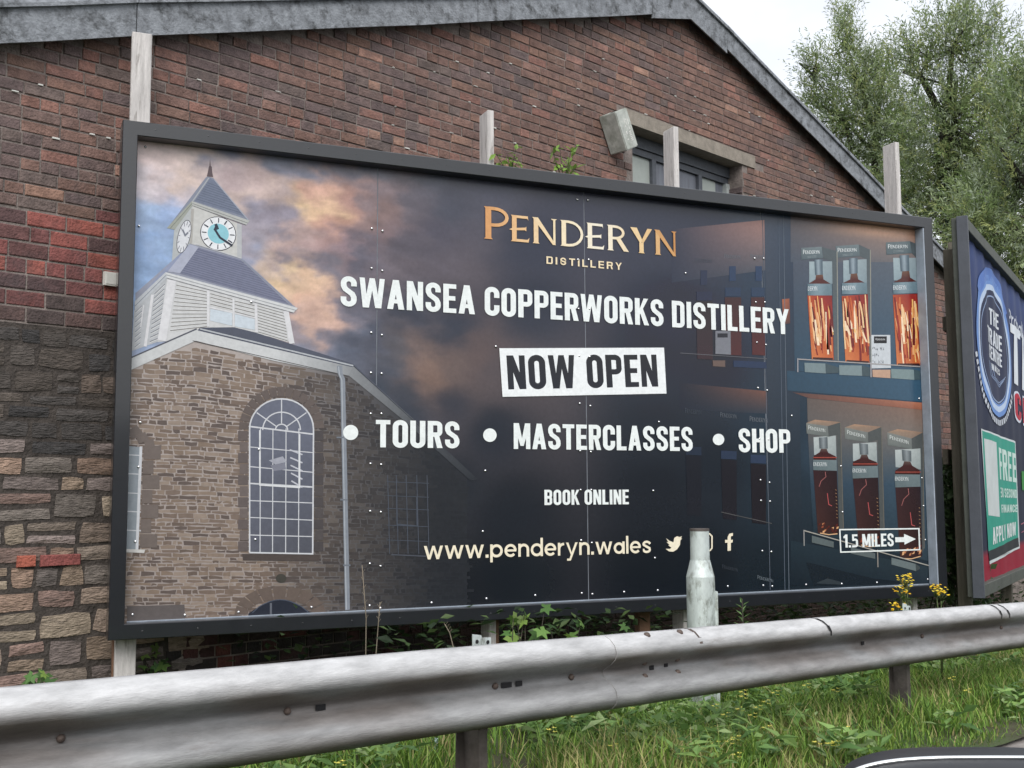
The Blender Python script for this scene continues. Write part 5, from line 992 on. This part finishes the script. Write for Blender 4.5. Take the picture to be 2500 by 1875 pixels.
# ------------------------------------------------------------------ the photographer's car: door edge and mirror just below the view
car = empty('car', tuple(rp(-1.0, -3.9, 0)), 'dark glossy car at the roadside showing its door mirror', 'car')
cs = float(np.dot(CAM-R0, UR)); cdn = float(np.dot(CAM-R0, NR))
def cp(s, d, z): p = R0+UR*(cs+s)+NR*(cdn+d); return np.array([p[0], p[1], CAM[2]+z])
gz = float(ground_z(CAM[0], CAM[1]))-CAM[2]-.03
b = MB(); prof = [(.16, gz+.22), (.40, gz+.24), (.44, gz+.45), (.43, gz+.68), (.36, -.30), (.20, -.28)]; ss = np.linspace(-1.3, 1.9, 17); n = len(prof)
V = [cp(s, d-.10*max(0, (abs(s-.3)-1.1)), z) for s in ss for d, z in prof]; b.add(V, [(i*n+k, (i+1)*n+k, (i+1)*n+(k+1) % n, i*n+(k+1) % n) for i in range(16) for k in range(n)]+[tuple(range(n)), tuple(range(16*n+n-1, 16*n-1, -1))]); link('door_panel', b.build('door_panel', True), M_CAR, car)
for s in (-1.0, 1.55):
    b = MB(); b.tube([cp(s, .18, gz+.31), cp(s, .20, gz+.31), cp(s, .36, gz+.31), cp(s, .38, gz+.31)], [.26, .31, .31, .26], 28); wh = link('wheel', b.build('wheel', True), M_TYRE, car)
    b = MB(); b.tube([cp(s, .37, gz+.31), cp(s, .39, gz+.31)], [.2, .18], 20); link('rim', b.build('rim'), M_CHROME_GLINT, wh)
def mirror():
    c = at(2424, 1945, .95); up = AU; rt = AR; fw = AF; V = []; F = []; nu, nv = 40, 16; h0 = (c-at(2424, 1852, .95))@-AU
    for j in range(nv+1):
        for i in range(nu):
            t = 2*math.pi*i/nu; ph = -math.pi/2+math.pi*j/nv; sp = lambda x, e: math.copysign(abs(x)**e, x)
            V.append(c+rt*.128*sp(math.cos(t), .62)*sp(math.cos(ph), .55)+up*h0*1.0*sp(math.sin(t), .72)*sp(math.cos(ph), .6)+fw*.07*math.sin(ph))
    for j in range(nv):
        for i in range(nu): F.append((j*nu+i, j*nu+(i+1) % nu, (j+1)*nu+(i+1) % nu, (j+1)*nu+i))
    mh = link('door_mirror', mesh('door_mirror', V, F, None, True), M_CAR, car)
    b = MB(); pts = []
    for k in range(41):
        t = math.pi*(.02+.96*k/40); sp = lambda x, e: math.copysign(abs(x)**e, x); pts.append(c+rt*.130*sp(math.cos(t), .62)+up*(h0*1.0*sp(math.sin(t), .72)+.0008))
    b.tube(pts, .0019, 8); link('rim', b.build('rim', True), M_CHROME_GLINT, mh)  # bright tube standing in for the sky glint along the mirror's top edge
    b = MB(); q = cp(.45, .38, -.33); b.tube([c-up*h0*.6, c*.5+q*.5-np.array([0, 0, .02]), q], [.03, .026, .03], 10); link('arm', b.build('arm', True), M_CARTRIM, mh)
mirror()

# ------------------------------------------------------------------ vegetation
def leaves_mesh(name, C, D, Nn, L, Wd, cols, fold=.0):
    """one four-cornered leaf per row: base C, direction D, face normal Nn, length, width"""
    C = np.asarray(C); D = D/np.linalg.norm(D, axis=1)[:, None]; Sd = np.cross(D, Nn); Sd /= (np.linalg.norm(Sd, axis=1)[:, None]+1e-9)
    up = np.cross(Sd, D); L = np.asarray(L)[:, None]; Wd = np.asarray(Wd)[:, None]; n = len(C)
    V = np.stack([C, C+D*L*.45+Sd*Wd/2+up*L*.04, C+D*L-up*L*.10, C+D*L*.45-Sd*Wd/2+up*L*.04], 1).reshape(-1, 3)
    F = np.arange(n*4).reshape(n, 4); K_ = np.repeat(np.asarray(cols), 4, axis=0)
    return V, F, K_
def rdir(n, r): v = r.normal(size=(n, 3)); return v/np.linalg.norm(v, axis=1)[:, None]
GR = [lin(c) for c in ((158, 172, 132), (142, 158, 108), (124, 144, 90), (164, 172, 114), (112, 132, 84), (156, 168, 144))]
def willow(name, base_px, depth, stems, lobes, label, seed, nsp=1500, group=None):
    """stems: pixel polylines; lobes: (px, py, rx, ry, weight, sparse) crown masses in pixels at this depth"""
    r = np.random.default_rng(seed); k = depth/FPX; bpt = at(base_px[0], base_px[1], depth); zg = float(ground_z(bpt[0], bpt[1]))-.1
    root = empty(name, (float(bpt[0]), float(bpt[1]), zg), label, 'tree', group)
    b = MB(); ends = []
    for pts, r0, r1 in stems:
        P = [at(x, y, depth+dz) for x, y, dz in pts]
        if pts[0][1] >= base_px[1]: P[0] = np.array([bpt[0], bpt[1], zg])
        b.tube(P, list(np.linspace(r0, r1, len(P))), 7, (1, 1, 1)); ends += P[1:]
    C0 = []; tw = np.sum([l[4] for l in lobes])
    for (px_, py_, rx, ry, wt, sp) in lobes:
        c = at(px_, py_, depth+r.uniform(-.6, .6)); n = int(nsp*wt/tw)
        d = rdir(n, r); rad = r.random(n)**(1/2.2)
        P = c+(d*rad[:, None])@np.diag([1, 1, 1])*0
        P = c+(d[:, :1]*rad[:, None]*rx*k)*AR+(d[:, 1:2]*rad[:, None]*ry*k)*np.array([0, 0, 1])+(d[:, 2:3]*rad[:, None]*max(rx, ry)*k*.8)*AF
        C0.append(np.c_[P, np.full(n, sp)])
        e = min(ends, key=lambda q: np.linalg.norm(q-c))
        for _ in range(7):
            q = P[r.integers(n)]; m_ = e*.5+q*.5+r.normal(size=3)*.12; b.tube([e, m_, q], [.028, .018, .007], 5, (1, 1, 1), False)
    link('trunk', b.build('trunk', True), M_BARK, root)
    C0 = np.vstack(C0); n = len(C0); ctr = C0[:, :3].mean(0); out = C0[:, :3]-ctr; out /= np.linalg.norm(out, axis=1)[:, None]
    axd = out*.6+np.array([0, 0, .5])+r.normal(size=(n, 3))*.45; axd /= np.linalg.norm(axd, axis=1)[:, None]
    nl = 15; SL = r.uniform(.35, .75, n); V = []; Fs = []; Ks = []; tb = MB()
    P = []; Dd = []; Nn = []; Cc = []; base_c = np.array([GR[i] for i in r.integers(0, len(GR), n)])*r.uniform(.75, 1.2, (n, 1))
    for j in range(nl):
        t = (j+.5)/nl; keep = r.random(n) < np.where(C0[:, 3] > .5, .62, 1)
        p = C0[:, :3]+axd*(SL*t)[:, None]; sd_ = np.cross(axd, rdir(n, r)); sd_ /= np.linalg.norm(sd_, axis=1)[:, None]
        P.append(p[keep]); Dd.append((axd*.75+sd_*.8)[keep]); Nn.append(rdir(n, r)[keep]+np.array([0, 0, .8])); Cc.append((base_c*r.uniform(.85, 1.15, (n, 1)))[keep])
    P = np.vstack(P); m_ = len(P); V, F, K_ = leaves_mesh('crown', P, np.vstack(Dd), np.vstack(Nn), r.uniform(.07, .125, m_), r.uniform(.016, .026, m_), np.vstack(Cc))
    tv = []; tf_ = []
    for i in range(0, n, 2):                                      # fine twigs under the sprays
        a_, e = C0[i, :3], C0[i, :3]+axd[i]*SL[i]; sdd = np.cross(axd[i], (0, 0, 1.)); sdd = sdd/(np.linalg.norm(sdd)+1e-6)*.004; q = len(V)+len(tv); tv += [a_-sdd, a_+sdd, e]; tf_.append([q, q+1, q+2])
    V = np.vstack([V, tv]); K_ = np.vstack([K_, np.full((len(tv), 3), .05)])
    link('crown', mesh('crown', V, F.tolist()+tf_, K_), M_LEAF, root, kind='stuff'); return root
tA = willow('willow_tree', (2335, 900), 21, [([(2335, 900, 0), (2325, 600, 0), (2310, 300, 0), (2328, 200, 0)], .22, .09), ([(2310, 300, 0), (2250, 190, .3), (2205, 175, .5)], .08, .035), ([(2318, 230, 0), (2325, 120, 0), (2350, 60, .2)], .06, .02), ([(2310, 300, 0), (2400, 200, .4), (2440, 130, .6)], .07, .02)],
  [(2310, 130, 110, 100, 2.4, 1), (2400, 120, 80, 90, 1.6, 1), (2240, 170, 80, 70, 1.2, 1), (2350, 280, 150, 90, 2.6, 0), (2300, 380, 140, 90, 2.8, 0), (2420, 330, 110, 130, 2.8, 0), (2350, 45, 40, 45, .5, 1), (2260, 480, 130, 110, 3, 0), (2400, 480, 140, 120, 3.2, 0)], 'tall willow tree with an ivy-wrapped trunk rising behind the billboards', 3, 3000)
tB = willow('willow_tree', (2140, 900), 23.5, [([(2140, 900, 0), (2140, 500, 0), (2138, 340, 0)], .16, .08), ([(2138, 340, 0), (2110, 240, 0), (2070, 120, .2), (2062, 60, .2)], .06, .015), ([(2138, 340, 0), (2150, 220, .2), (2170, 130, .2)], .06, .02), ([(2138, 380, 0), (2060, 290, 0), (1990, 190, .2)], .05, .012)],
  [(2062, 60, 26, 48, .5, 1), (2070, 110, 32, 40, .5, 1), (2080, 190, 80, 70, 1.6, 1), (2000, 180, 42, 50, .7, 1), (2010, 270, 60, 60, 1.2, 1), (2140, 200, 70, 70, 1.6, 1), (2100, 300, 90, 80, 2.3, 0), (2170, 330, 80, 90, 2.2, 0), (2150, 440, 110, 90, 2.6, 0), (2050, 370, 60, 60, 1.3, 0), (2180, 560, 110, 100, 2, 0)], 'willow tree with thin shoots standing beside the gable verge', 5, 2750)
tC = willow('willow_tree', (2560, 1000), 17, [([(2560, 1000, 0), (2540, 600, 0), (2530, 330, 0)], .18, .06), ([(2540, 500, 0), (2470, 400, .3), (2440, 360, .3)], .06, .02)],
  [(2480, 240, 70, 80, 1.3, 1), (2530, 330, 110, 120, 2, 0), (2470, 480, 110, 110, 2.6, 0), (2400, 560, 80, 80, 1.6, 0), (2500, 640, 110, 110, 2.4, 0), (2440, 720, 90, 80, 1.4, 0), (2560, 180, 60, 90, 1, 1)], 'dense low willow tree overhanging the turned billboard', 9, 2300)
# ivy sleeve on the tall tree's trunk
r = np.random.default_rng(4); n = 900; tpos = r.random(n); y_ = 225+tpos*330; cpos = np.array([at(2318-(yy-225)*.02, yy, 20.9) for yy in y_]); off = rdir(n, r)*(.10+.16*np.sin(np.pi*np.clip(tpos*1.1, 0, 1)))[:, None]
V, F, K_ = leaves_mesh('ivy', cpos+off, rdir(n, r)+np.array([0, 0, -.5]), off+rdir(n, r)*.3, r.uniform(.06, .11, n), r.uniform(.05, .08, n), np.array([lin(c) for c in ((40, 56, 36), (52, 70, 44), (34, 46, 32))])[r.integers(0, 3, n)])
link('ivy', mesh('ivy', V, F, K_), M_LEAF, tA)
# hedgerow added unseen behind the camera to darken what the glossy board reflects
r = np.random.default_rng(8); n = 26000; P = np.array([rp(s, d, 0) for s, d in zip(r.uniform(-16, 30, n), r.uniform(-15.5, -13.2, n))]); hh = 2.1+.9*NF1.fbm(P[:, 0]*.5+30, P[:, 1]*.2+30, 3); P[:, 2] += hh*r.random(n)**.8
V, F, K_ = leaves_mesh('added_hedge', P, rdir(n, r), rdir(n, r), r.uniform(.25, .45, n), r.uniform(.15, .26, n), np.array([lin(c) for c in ((62, 80, 44), (48, 64, 36), (78, 92, 52))])[r.integers(0, 3, n)])
link('added_hedge', mesh('added_hedge', V, F, K_), M_LEAF, label='long green hedgerow added out of view to darken the billboard reflections', cat='added_hedge')
# grass
def grass(n, seed, s0, s1, d0, d1, hmin, hmax, dens=None):
    r = np.random.default_rng(seed); s = r.uniform(s0, s1, n); d = r.uniform(d0, d1, n); p = R0[None]+UR[None]*s[:, None]+NR[None]*d[:, None]
    cl = NF1.fbm(p[:, 0]*1.6+50, p[:, 1]*1.6+50, 3); edge = -.55+.22*(NF1.fbm(s*1.3, np.full(n, 2.), 3)-.5)+.06*r.normal(size=n)
    keep = (r.random(n) < np.clip((cl-.26)*3.2, .15, 1)) & (d > edge); s, d, p, cl = s[keep], d[keep], p[keep], cl[keep]; n = len(s)
    p[:, 2] = ground_z(p[:, 0], p[:, 1])+.0+.06*(NF2.fbm(s*1.1+40, d*1.1+40, 3)-.5)
    h = r.uniform(hmin, hmax, n)*(.55+.9*cl)*np.clip((d+.75)/.6, .35, 1); th = r.uniform(0, 2*np.pi, n); ln = np.c_[np.cos(th), np.sin(th), np.zeros(n)]; bend = h*r.uniform(.15, .85, n); w_ = r.uniform(.0022, .005, n)
    sdv = np.c_[-ln[:, 1], ln[:, 0], np.zeros(n)]*w_[:, None]; V = []
    for t, ww in ((0, 1), (.4, .9), (.75, .6), (1, 0)):
        c = p+np.c_[np.zeros(n), np.zeros(n), h*(t-.18*t*t)]+ln*(bend*t*t)[:, None]
        V += [c-sdv*ww, c+sdv*ww] if ww else [c]
    V = np.stack(V, 1); b_ = np.arange(n)[:, None]*7; F = np.concatenate([b_+np.array([[0, 1, 3, 2]]), b_+np.array([[2, 3, 5, 4]])]).tolist()+(b_+np.array([[4, 5, 6]])).tolist()
    pal = np.array([lin(c) for c in ((118, 152, 66), (98, 134, 56), (136, 164, 74), (84, 116, 54), (148, 160, 90), (176, 166, 116))]); pi = r.choice(6, n, p=[.26, .23, .2, .13, .11, .07]); pi = np.where((NF3.fbm(s*1.9+3, d*2.2+7, 3) > .56) & (r.random(n) < .5), r.integers(4, 6, n), pi); K_ = np.repeat(pal[pi]*r.uniform(.7, 1.2, (n, 1)), 7, axis=0)
    return V.reshape(-1, 3), F, K_
gv, gf, gk = grass(62000, 21, .3, 10, -.75, 1.5, .08, .24); v2, f2, k2 = grass(16000, 22, 6, 16, -.7, 3.5, .10, .28)
f2 = [[i+len(gv) for i in f] for f in f2]; link('grass', mesh('grass', np.vstack([gv, v2]), gf+f2, np.vstack([gk, k2])), M_GRASS, label='short green grass on the verge under the crash barrier', cat='grass', kind='stuff')
# broad-leaved ground cover between the blades
def cover(n, seed, s0, s1, d0, d1, z0, z1, L, pal, wfac=.45):
    r = np.random.default_rng(seed); s = r.uniform(s0, s1, n); d = r.uniform(d0, d1, n); p = R0[None]+UR[None]*s[:, None]+NR[None]*d[:, None]; cl = NF3.fbm(s*1.5+9, d*1.5+9, 3)
    k = (cl > .47)&(d > -.5); p = p[k]; n = len(p); p[:, 2] = ground_z(p[:, 0], p[:, 1])+r.uniform(z0, z1, n); th = r.uniform(0, 2*np.pi, n); D = np.c_[np.cos(th), np.sin(th), r.uniform(-.1, .8, n)]
    Ll = r.uniform(*L, n); return leaves_mesh('c', p, D, np.c_[r.normal(size=(n, 2))*.4, np.ones(n)], Ll, Ll*r.uniform(wfac*.7, wfac*1.2, n), np.array([lin(c) for c in pal])[r.integers(0, len(pal), n)]*r.uniform(.75, 1.15, (n, 1)))
PALW = ((124, 158, 90), (106, 140, 78), (140, 172, 98), (92, 126, 74), (154, 176, 122))
c1 = cover(9500, 31, .5, 9.5, -.55, 1.3, .03, .20, (.04, .10), PALW); c2_ = cover(3000, 32, 2.0, 9, -.6, 1.0, .04, .15, (.10, .18), PALW, .34); c3 = cover(9000, 33, 2.5, 14, 1.2, 3.6, .02, .62, (.05, .10), ((54, 74, 46), (66, 88, 52), (46, 62, 42), (84, 104, 62)), .6)
V = np.vstack([c1[0], c2_[0], c3[0]]); F = np.vstack([c1[1], c2_[1]+len(c1[0]), c3[1]+len(c1[0])+len(c2_[0])]); K_ = np.vstack([c1[2], c2_[2], c3[2]])
link('ground_cover', mesh('ground_cover', V, F, K_), M_LEAF, label='low broad-leaved weeds spreading through the verge grass', cat='weeds', kind='stuff')
# small plants
def palmate(c, d, n_, s, b, col):                                 # five-lobed leaf
    d = d/np.linalg.norm(d); sd_ = np.cross(d, n_); sd_ /= np.linalg.norm(sd_); up = np.cross(sd_, d); pts = []
    for k, (a_, rr) in enumerate(((-150, .42), (-118, .78), (-88, .48), (-58, 1.0), (-28, .55), (0, 1.18), (28, .55), (58, 1.0), (88, .48), (118, .78), (150, .42))):
        t = math.radians(a_); pts.append(c+(d*math.cos(t)+sd_*math.sin(t))*rr*s-up*.12*s*rr*rr)
    b.add([c]+pts, [(0, i, i+1) for i in range(1, 11)], col)
def sycamore(px_, depth, n, spread, label, seed):
    r = np.random.default_rng(seed); p = at(px_[0], px_[1], depth); zg = float(ground_z(p[0], p[1])); root = empty('sycamore_seedling', (float(p[0]), float(p[1]), zg), label, 'plant', 'sycamore seedlings under the billboard')
    b = MB(); sb = MB(); top = np.array([p[0], p[1], p[2]])
    for i in range(n):
        c = top+AR*r.uniform(-spread, spread)+np.array([0, 0, r.uniform(-.16, .06)])+AF*r.uniform(-.08, .08); st_ = np.array([p[0], p[1], zg-.02]); sb.tube([st_, (st_+c)/2+r.normal(size=3)*.03, c], [.006, .004, .002], 5)
        col = lin([(122, 160, 84), (96, 138, 70), (84, 122, 66), (138, 168, 84)][r.integers(4)])*r.uniform(.35, 1.0); d = np.array([r.normal(), r.normal(), -.4]); palmate(c, d, np.array([.3*r.normal(), -.6, .8]), r.uniform(.04, .07), b, col)
    link('stem', sb.build('stem', True), M_BARK, root); link('leaf_cluster', b.build('leaf_cluster'), M_LEAF, root, kind='stuff')
sycamore((1280, 1510), 6.3, 12, .12, 'bright green lobed sycamore seedling below the middle of the billboard', 1); sycamore((1410, 1545), 6.6, 15, .16, 'dark green sycamore seedling crowding beside a brighter one under the billboard', 2); sycamore((1545, 1545), 6.9, 12, .12, 'small sycamore seedling just before the pale lamp column stump', 3)
sycamore((370, 1605), 6.9, 9, .07, 'shaded sycamore seedling beside the wooden foot of the billboard corner', 4); sycamore((100, 1665), 6.0, 12, .09, 'pale leafy sycamore seedling against the rubble stone wall', 6)
def ragwort(px_, depth, heads, label, seed):
    r = np.random.default_rng(seed); p = at(px_[0], px_[1], depth); zg = float(ground_z(p[0], p[1])); root = empty('ragwort_plant', (float(p[0]), float(p[1]), zg), label, 'plant', 'yellow ragwort behind the barrier'); sb = MB(); lb = []; 
    for hx_, hy_, w_, n in heads:
        c = at(hx_, hy_, depth); st_ = np.array([p[0], p[1], zg-.02]); sb.tube([st_, (st_+c)/2+np.array([.02, 0, .05]), c], [.006, .005, .003], 5); fb = MB()
        for _ in range(n):
            q = c+AR*r.uniform(-w_, w_)+np.array([0, 0, r.uniform(-.02, .03)])+AF*r.uniform(-w_, w_); sb.tube([c-np.array([0, 0, .06]), q], [.0015, .001], 3); col = lin([(250, 214, 30), (238, 190, 20), (255, 232, 80)][r.integers(3)]); nn = np.array([.3*r.normal(), -.3, 1]); u_ = np.cross(nn, (1, 0, 0)); u_ /= np.linalg.norm(u_); v_ = np.cross(nn/np.linalg.norm(nn), u_)
            pts = [q+(u_*math.cos(k*math.pi/8)+v_*math.sin(k*math.pi/8))*(.011 if k % 2 else .005) for k in range(16)]; fb.add([q+nn*.003]+pts, [(0, 1+k, 1+(k+1) % 16) for k in range(16)], col)
        link('flower_head', fb.build('flower_head'), M_FLOWER, root)
        for k in range(14): t = r.uniform(.35, .93); lb.append((st_*(1-t)+c*t, rdir(1, r)[0]+np.array([0, 0, .2])))
    link('stem', sb.build('stem', True), mat('stem_green', tuple(lin((84, 98, 56))), rough=.7, var=.2, bump=0), root)
    V, F, K_ = leaves_mesh('l', np.array([q[0] for q in lb]), np.array([q[1] for q in lb]), rdir(len(lb), r), r.uniform(.04, .08, len(lb)), r.uniform(.012, .022, len(lb)), np.array([lin((80, 104, 58))]*len(lb))*r.uniform(.7, 1.2, (len(lb), 1)))
    link('leaf_cluster', mesh('leaf_cluster', V, F, K_), M_LEAF, root, kind='stuff')
ragwort((2200, 1500), 7.6, [(2208, 1412, .05, 26), (2202, 1440, .045, 18), (2193, 1482, .055, 26), (2215, 1425, .04, 14)], 'tall yellow ragwort with stacked flower heads below the arrow notice', 1)
ragwort((2290, 1480), 8.1, [(2285, 1437, .055, 26), (2296, 1446, .05, 18)], 'short yellow ragwort with one flat head at the billboard corner', 2)
def spiky(px0, px1, depth, label):                                # single upright stem with narrow leaves
    r = np.random.default_rng(9); a_, e = at(*px0, depth), at(*px1, depth); zg = float(ground_z(a_[0], a_[1])); a_ = np.array([a_[0], a_[1], zg]); root = empty('fleabane_plant', tuple(a_), label, 'plant'); b = MB(); b.tube([a_-np.array([0, 0, .02]), e], [.005, .003], 5); link('stem', b.build('stem', True), M_BARK, root)
    P = []; D = []
    for k in range(34): t = .35+.65*k/34; th = k*2.4; P.append(a_*(1-t)+e*t); D.append(np.array([math.cos(th), math.sin(th), .35+.5*t]))
    V, F, K_ = leaves_mesh('l', np.array(P), np.array(D), np.tile((0, 0, 1.), (34, 1))+.3*r.normal(size=(34, 3)), np.linspace(.095, .05, 34), np.full(34, .012), np.tile(lin((120, 150, 96)), (34, 1))); link('leaf_cluster', mesh('leaf_cluster', V, F, K_), M_LEAF, root, kind='stuff')
spiky((1817, 1540), (1812, 1462), 6.7, 'single upright narrow-leaved weed stem beside the lamp column stump')
def dry(pts, depth, label):
    P = [at(x, y, depth) for x, y in pts]; zg = float(ground_z(P[0][0], P[0][1])); P = [np.array([P[0][0], P[0][1], zg-.02])]+P; root = empty('dry_stalk', tuple(P[0]), label, 'plant', 'dry stalks before the billboard'); b = MB(); b.tube(P, list(np.linspace(.0035, .0022, len(P))), 5); e = P[-1]; q = P[-2]
    for k in range(7): t = k/7; c = q*(1-t)+e*t; b.tube([c, c+AR*(.012*(-1)**k)+np.array([0, 0, .02])], [.0016, .001], 3)
    link('stem', b.build('stem', True), mat('straw', tuple(lin((128, 118, 104))), rough=.9, var=.2, bump=0), root)
dry([(893, 1600), (894, 1510), (884, 1380)], 6.2, 'thin dry grass stalk before the printed downpipe, rising straight'); dry([(918, 1598), (924, 1520), (928, 1470)], 6.2, 'shorter dry grass stalk forking beside a straight one'); dry([(1108, 1585), (1098, 1545), (1086, 1524)], 5.9, 'bent brown seed stalk beside the barrier bracket')
# seedlings rooted on top of the frame
for k, (x, y, lab) in enumerate(((1245, 400, 'small green buddleia sprig on the billboard top beside a bare post'), (1375, 412, 'larger green buddleia sprig on the billboard top below the alarm box'))):
    r = np.random.default_rng(k+40); p = hx(x, y, .13); root = empty('buddleia_sprig', (float(p[0]), .13, BH+FT), lab, 'plant', 'sprigs on the billboard top'); b = MB(); P = []; D = []
    for i in range(5 if k == 0 else 7):
        e = np.array([p[0]+r.uniform(-.12, .12), .13+r.uniform(-.04, .04), BH+FT+r.uniform(.07, .2+.08*k)]); s_ = np.array([p[0], .13, BH+FT-.03]); b.tube([s_, e], [.003, .002], 4)
        for t in np.linspace(.4, 1, 7): P.append(s_*(1-t)+e*t); D.append(rdir(1, r)[0]+np.array([0, 0, .1]))
    n = len(P); link('stem', b.build('stem'), M_BARK, root); V, F, K_ = leaves_mesh('l', np.array(P), np.array(D), np.tile((0, -.5, 1.), (n, 1))+.4*r.normal(size=(n, 3)), r.uniform(.045, .085, n), r.uniform(.02, .036, n), np.tile(lin((132, 166, 76)), (n, 1))*r.uniform(.6, 1.2, (n, 1))); link('leaf_cluster', mesh('leaf_cluster', V, F, K_), M_LEAF, root, kind='stuff')
# bramble growing up between the boards
r = np.random.default_rng(77); n = 1500; yy = r.uniform(1120, 1470, n)**1; q = np.array([at(r.uniform(2285, 2420) if y > 1380 else r.uniform(2300, 2350), y, r.uniform(9.6, 10.6)) for y in yy]); zg = float(ground_z(7.2, .6)); br = empty('bramble_bush', (float(q[:, 0].mean()), float(q[:, 1].mean()), zg), 'dark bramble bush climbing in the gap between the billboards', 'bush')
V, F, K_ = leaves_mesh('l', q, rdir(n, r), np.array([0, -1, .6])+.6*r.normal(size=(n, 3)), r.uniform(.05, .09, n), r.uniform(.04, .065, n), np.array([lin(c) for c in ((62, 84, 52), (78, 102, 66), (48, 66, 42))])[r.integers(0, 3, n)]); link('leaf_cluster', mesh('leaf_cluster', V, F, K_), M_LEAF, br, kind='stuff')
b = MB()
for i in range(14): e = q[r.integers(n)]; g_ = np.array([q[:, 0].mean()+r.normal()*.2, q[:, 1].mean()+r.normal()*.2, zg-.05]); b.tube([g_, (g_+e)/2+r.normal(size=3)*.08, e], [.007, .005, .002], 5)
link('stem', b.build('stem', True), M_BARK, br)
# yellow wildflowers dotted through the verge: one plant, copied
def ground_hit(x, y):
    p = None
    for z in np.arange(2.5, 14, .02):
        p = at(x, y, z)
        if p[2] < float(ground_z(p[0], p[1])): break
    return p
fp = MB(); r = np.random.default_rng(3); stm = MB(); stm.tube([(0, 0, -.02), (.01, .0, .5), (.0, .01, 1)], [.0022, .0018, .0012], 4)
for k in range(4):
    c = np.array([.014*math.cos(k*1.7), .014*math.sin(k*1.7), .985+.006*k])
    for j in range(4): t = j*math.pi/2+k; d_ = np.array([math.cos(t), math.sin(t), .25]); s_ = np.array([-math.sin(t), math.cos(t), 0]); fp.add([c, c+d_*.006+s_*.004, c+d_*.012, c+d_*.006-s_*.004], [(0, 1, 2, 3)], lin((244, 232, 110)))
FMe, SMe = fp.build('flower_head'), stm.build('stem', True); FMe.materials.append(M_FLOWER); SMe.materials.append(mat('wild_stem', tuple(lin((104, 122, 70))), rough=.7, var=.2, bump=0))
WF = [(1450, 1650, 1830), (1347, 1733, 1850), (1385, 1750, 1840), (1390, 1752, 1850), (1346, 1788, 1880), (1536, 1730, 1870), (1497, 1828, 1900), (1720, 1678, 1800), (1743, 1685, 1800), (1814, 1695, 1800), (1815, 1706, 1810), (1968, 1679, 1780), (2039, 1690, 1780), (1892, 1697, 1790), (1870, 1719, 1800), (1806, 1737, 1820), (1850, 1733, 1810), (1771, 1751, 1830), (1837, 1752, 1820), (1744, 1730, 1820), (1871, 1783, 1850), (1740, 1783, 1850), (2063, 1785, 1850), (1995, 1818, 1880), (2026, 1822, 1880), (2038, 1821, 1880), (1780, 1817, 1880), (1796, 1808, 1870), (1747, 1822, 1880), (1797, 1850, 1900), (2323, 1661, 1740), (2362, 1691, 1760), (955, 1820, 1900), (830, 1870, 1930)]
for x, y, yb in WF:
    g_ = ground_hit(x+r.uniform(-8, 8), yb); d_ = float((g_-CAM)@AF); t_ = at(x, y, d_); h_ = max(float(t_[2]-g_[2]), .05)
    o = empty('wildflower', (float(t_[0]), float(t_[1]), float(ground_z(t_[0], t_[1]))), 'small pale yellow wildflower on a thin stem in the verge grass', 'flower', 'yellow wildflowers in the verge')
    h_ = float(t_[2])-o.location.z
    for nm, me in (('stem', SMe), ('flower_head', FMe)):
        c = bpy.data.objects.new(nm, me); COL.objects.link(c); c.parent = o; k = 1.0
        if nm == 'stem': c.scale = (1, 1, h_)
        else: c.location.z = h_-.985*1.25; c.scale = (1.25,)*3
# scraps of litter at the column foot
for k, (x, y, d_, lab) in enumerate(((1713, 1772, 5.6, 'crumpled pale green plastic scrap at the foot of the lamp column stump'), (1045, 1838, 4.7, 'small white paper scrap in the grass by a barrier post'))):
    r = np.random.default_rng(k+5); p = ground_hit(x, y+10); p[2] += .05; V = []; nn = 7
    for i in range(nn+1):
        for j in range(nn+1): V.append(p+AR*((i/nn-.5)*.10)+np.array([0, 0, (j/nn-.5)*.07+r.uniform(-.012, .012)])+AF*r.uniform(-.025, .025))
    link('plastic_scrap', mesh('plastic_scrap', V, [(i*(nn+1)+j, (i+1)*(nn+1)+j, (i+1)*(nn+1)+j+1, i*(nn+1)+j+1) for i in range(nn) for j in range(nn)]), M_LITTER, label=lab, cat='litter')
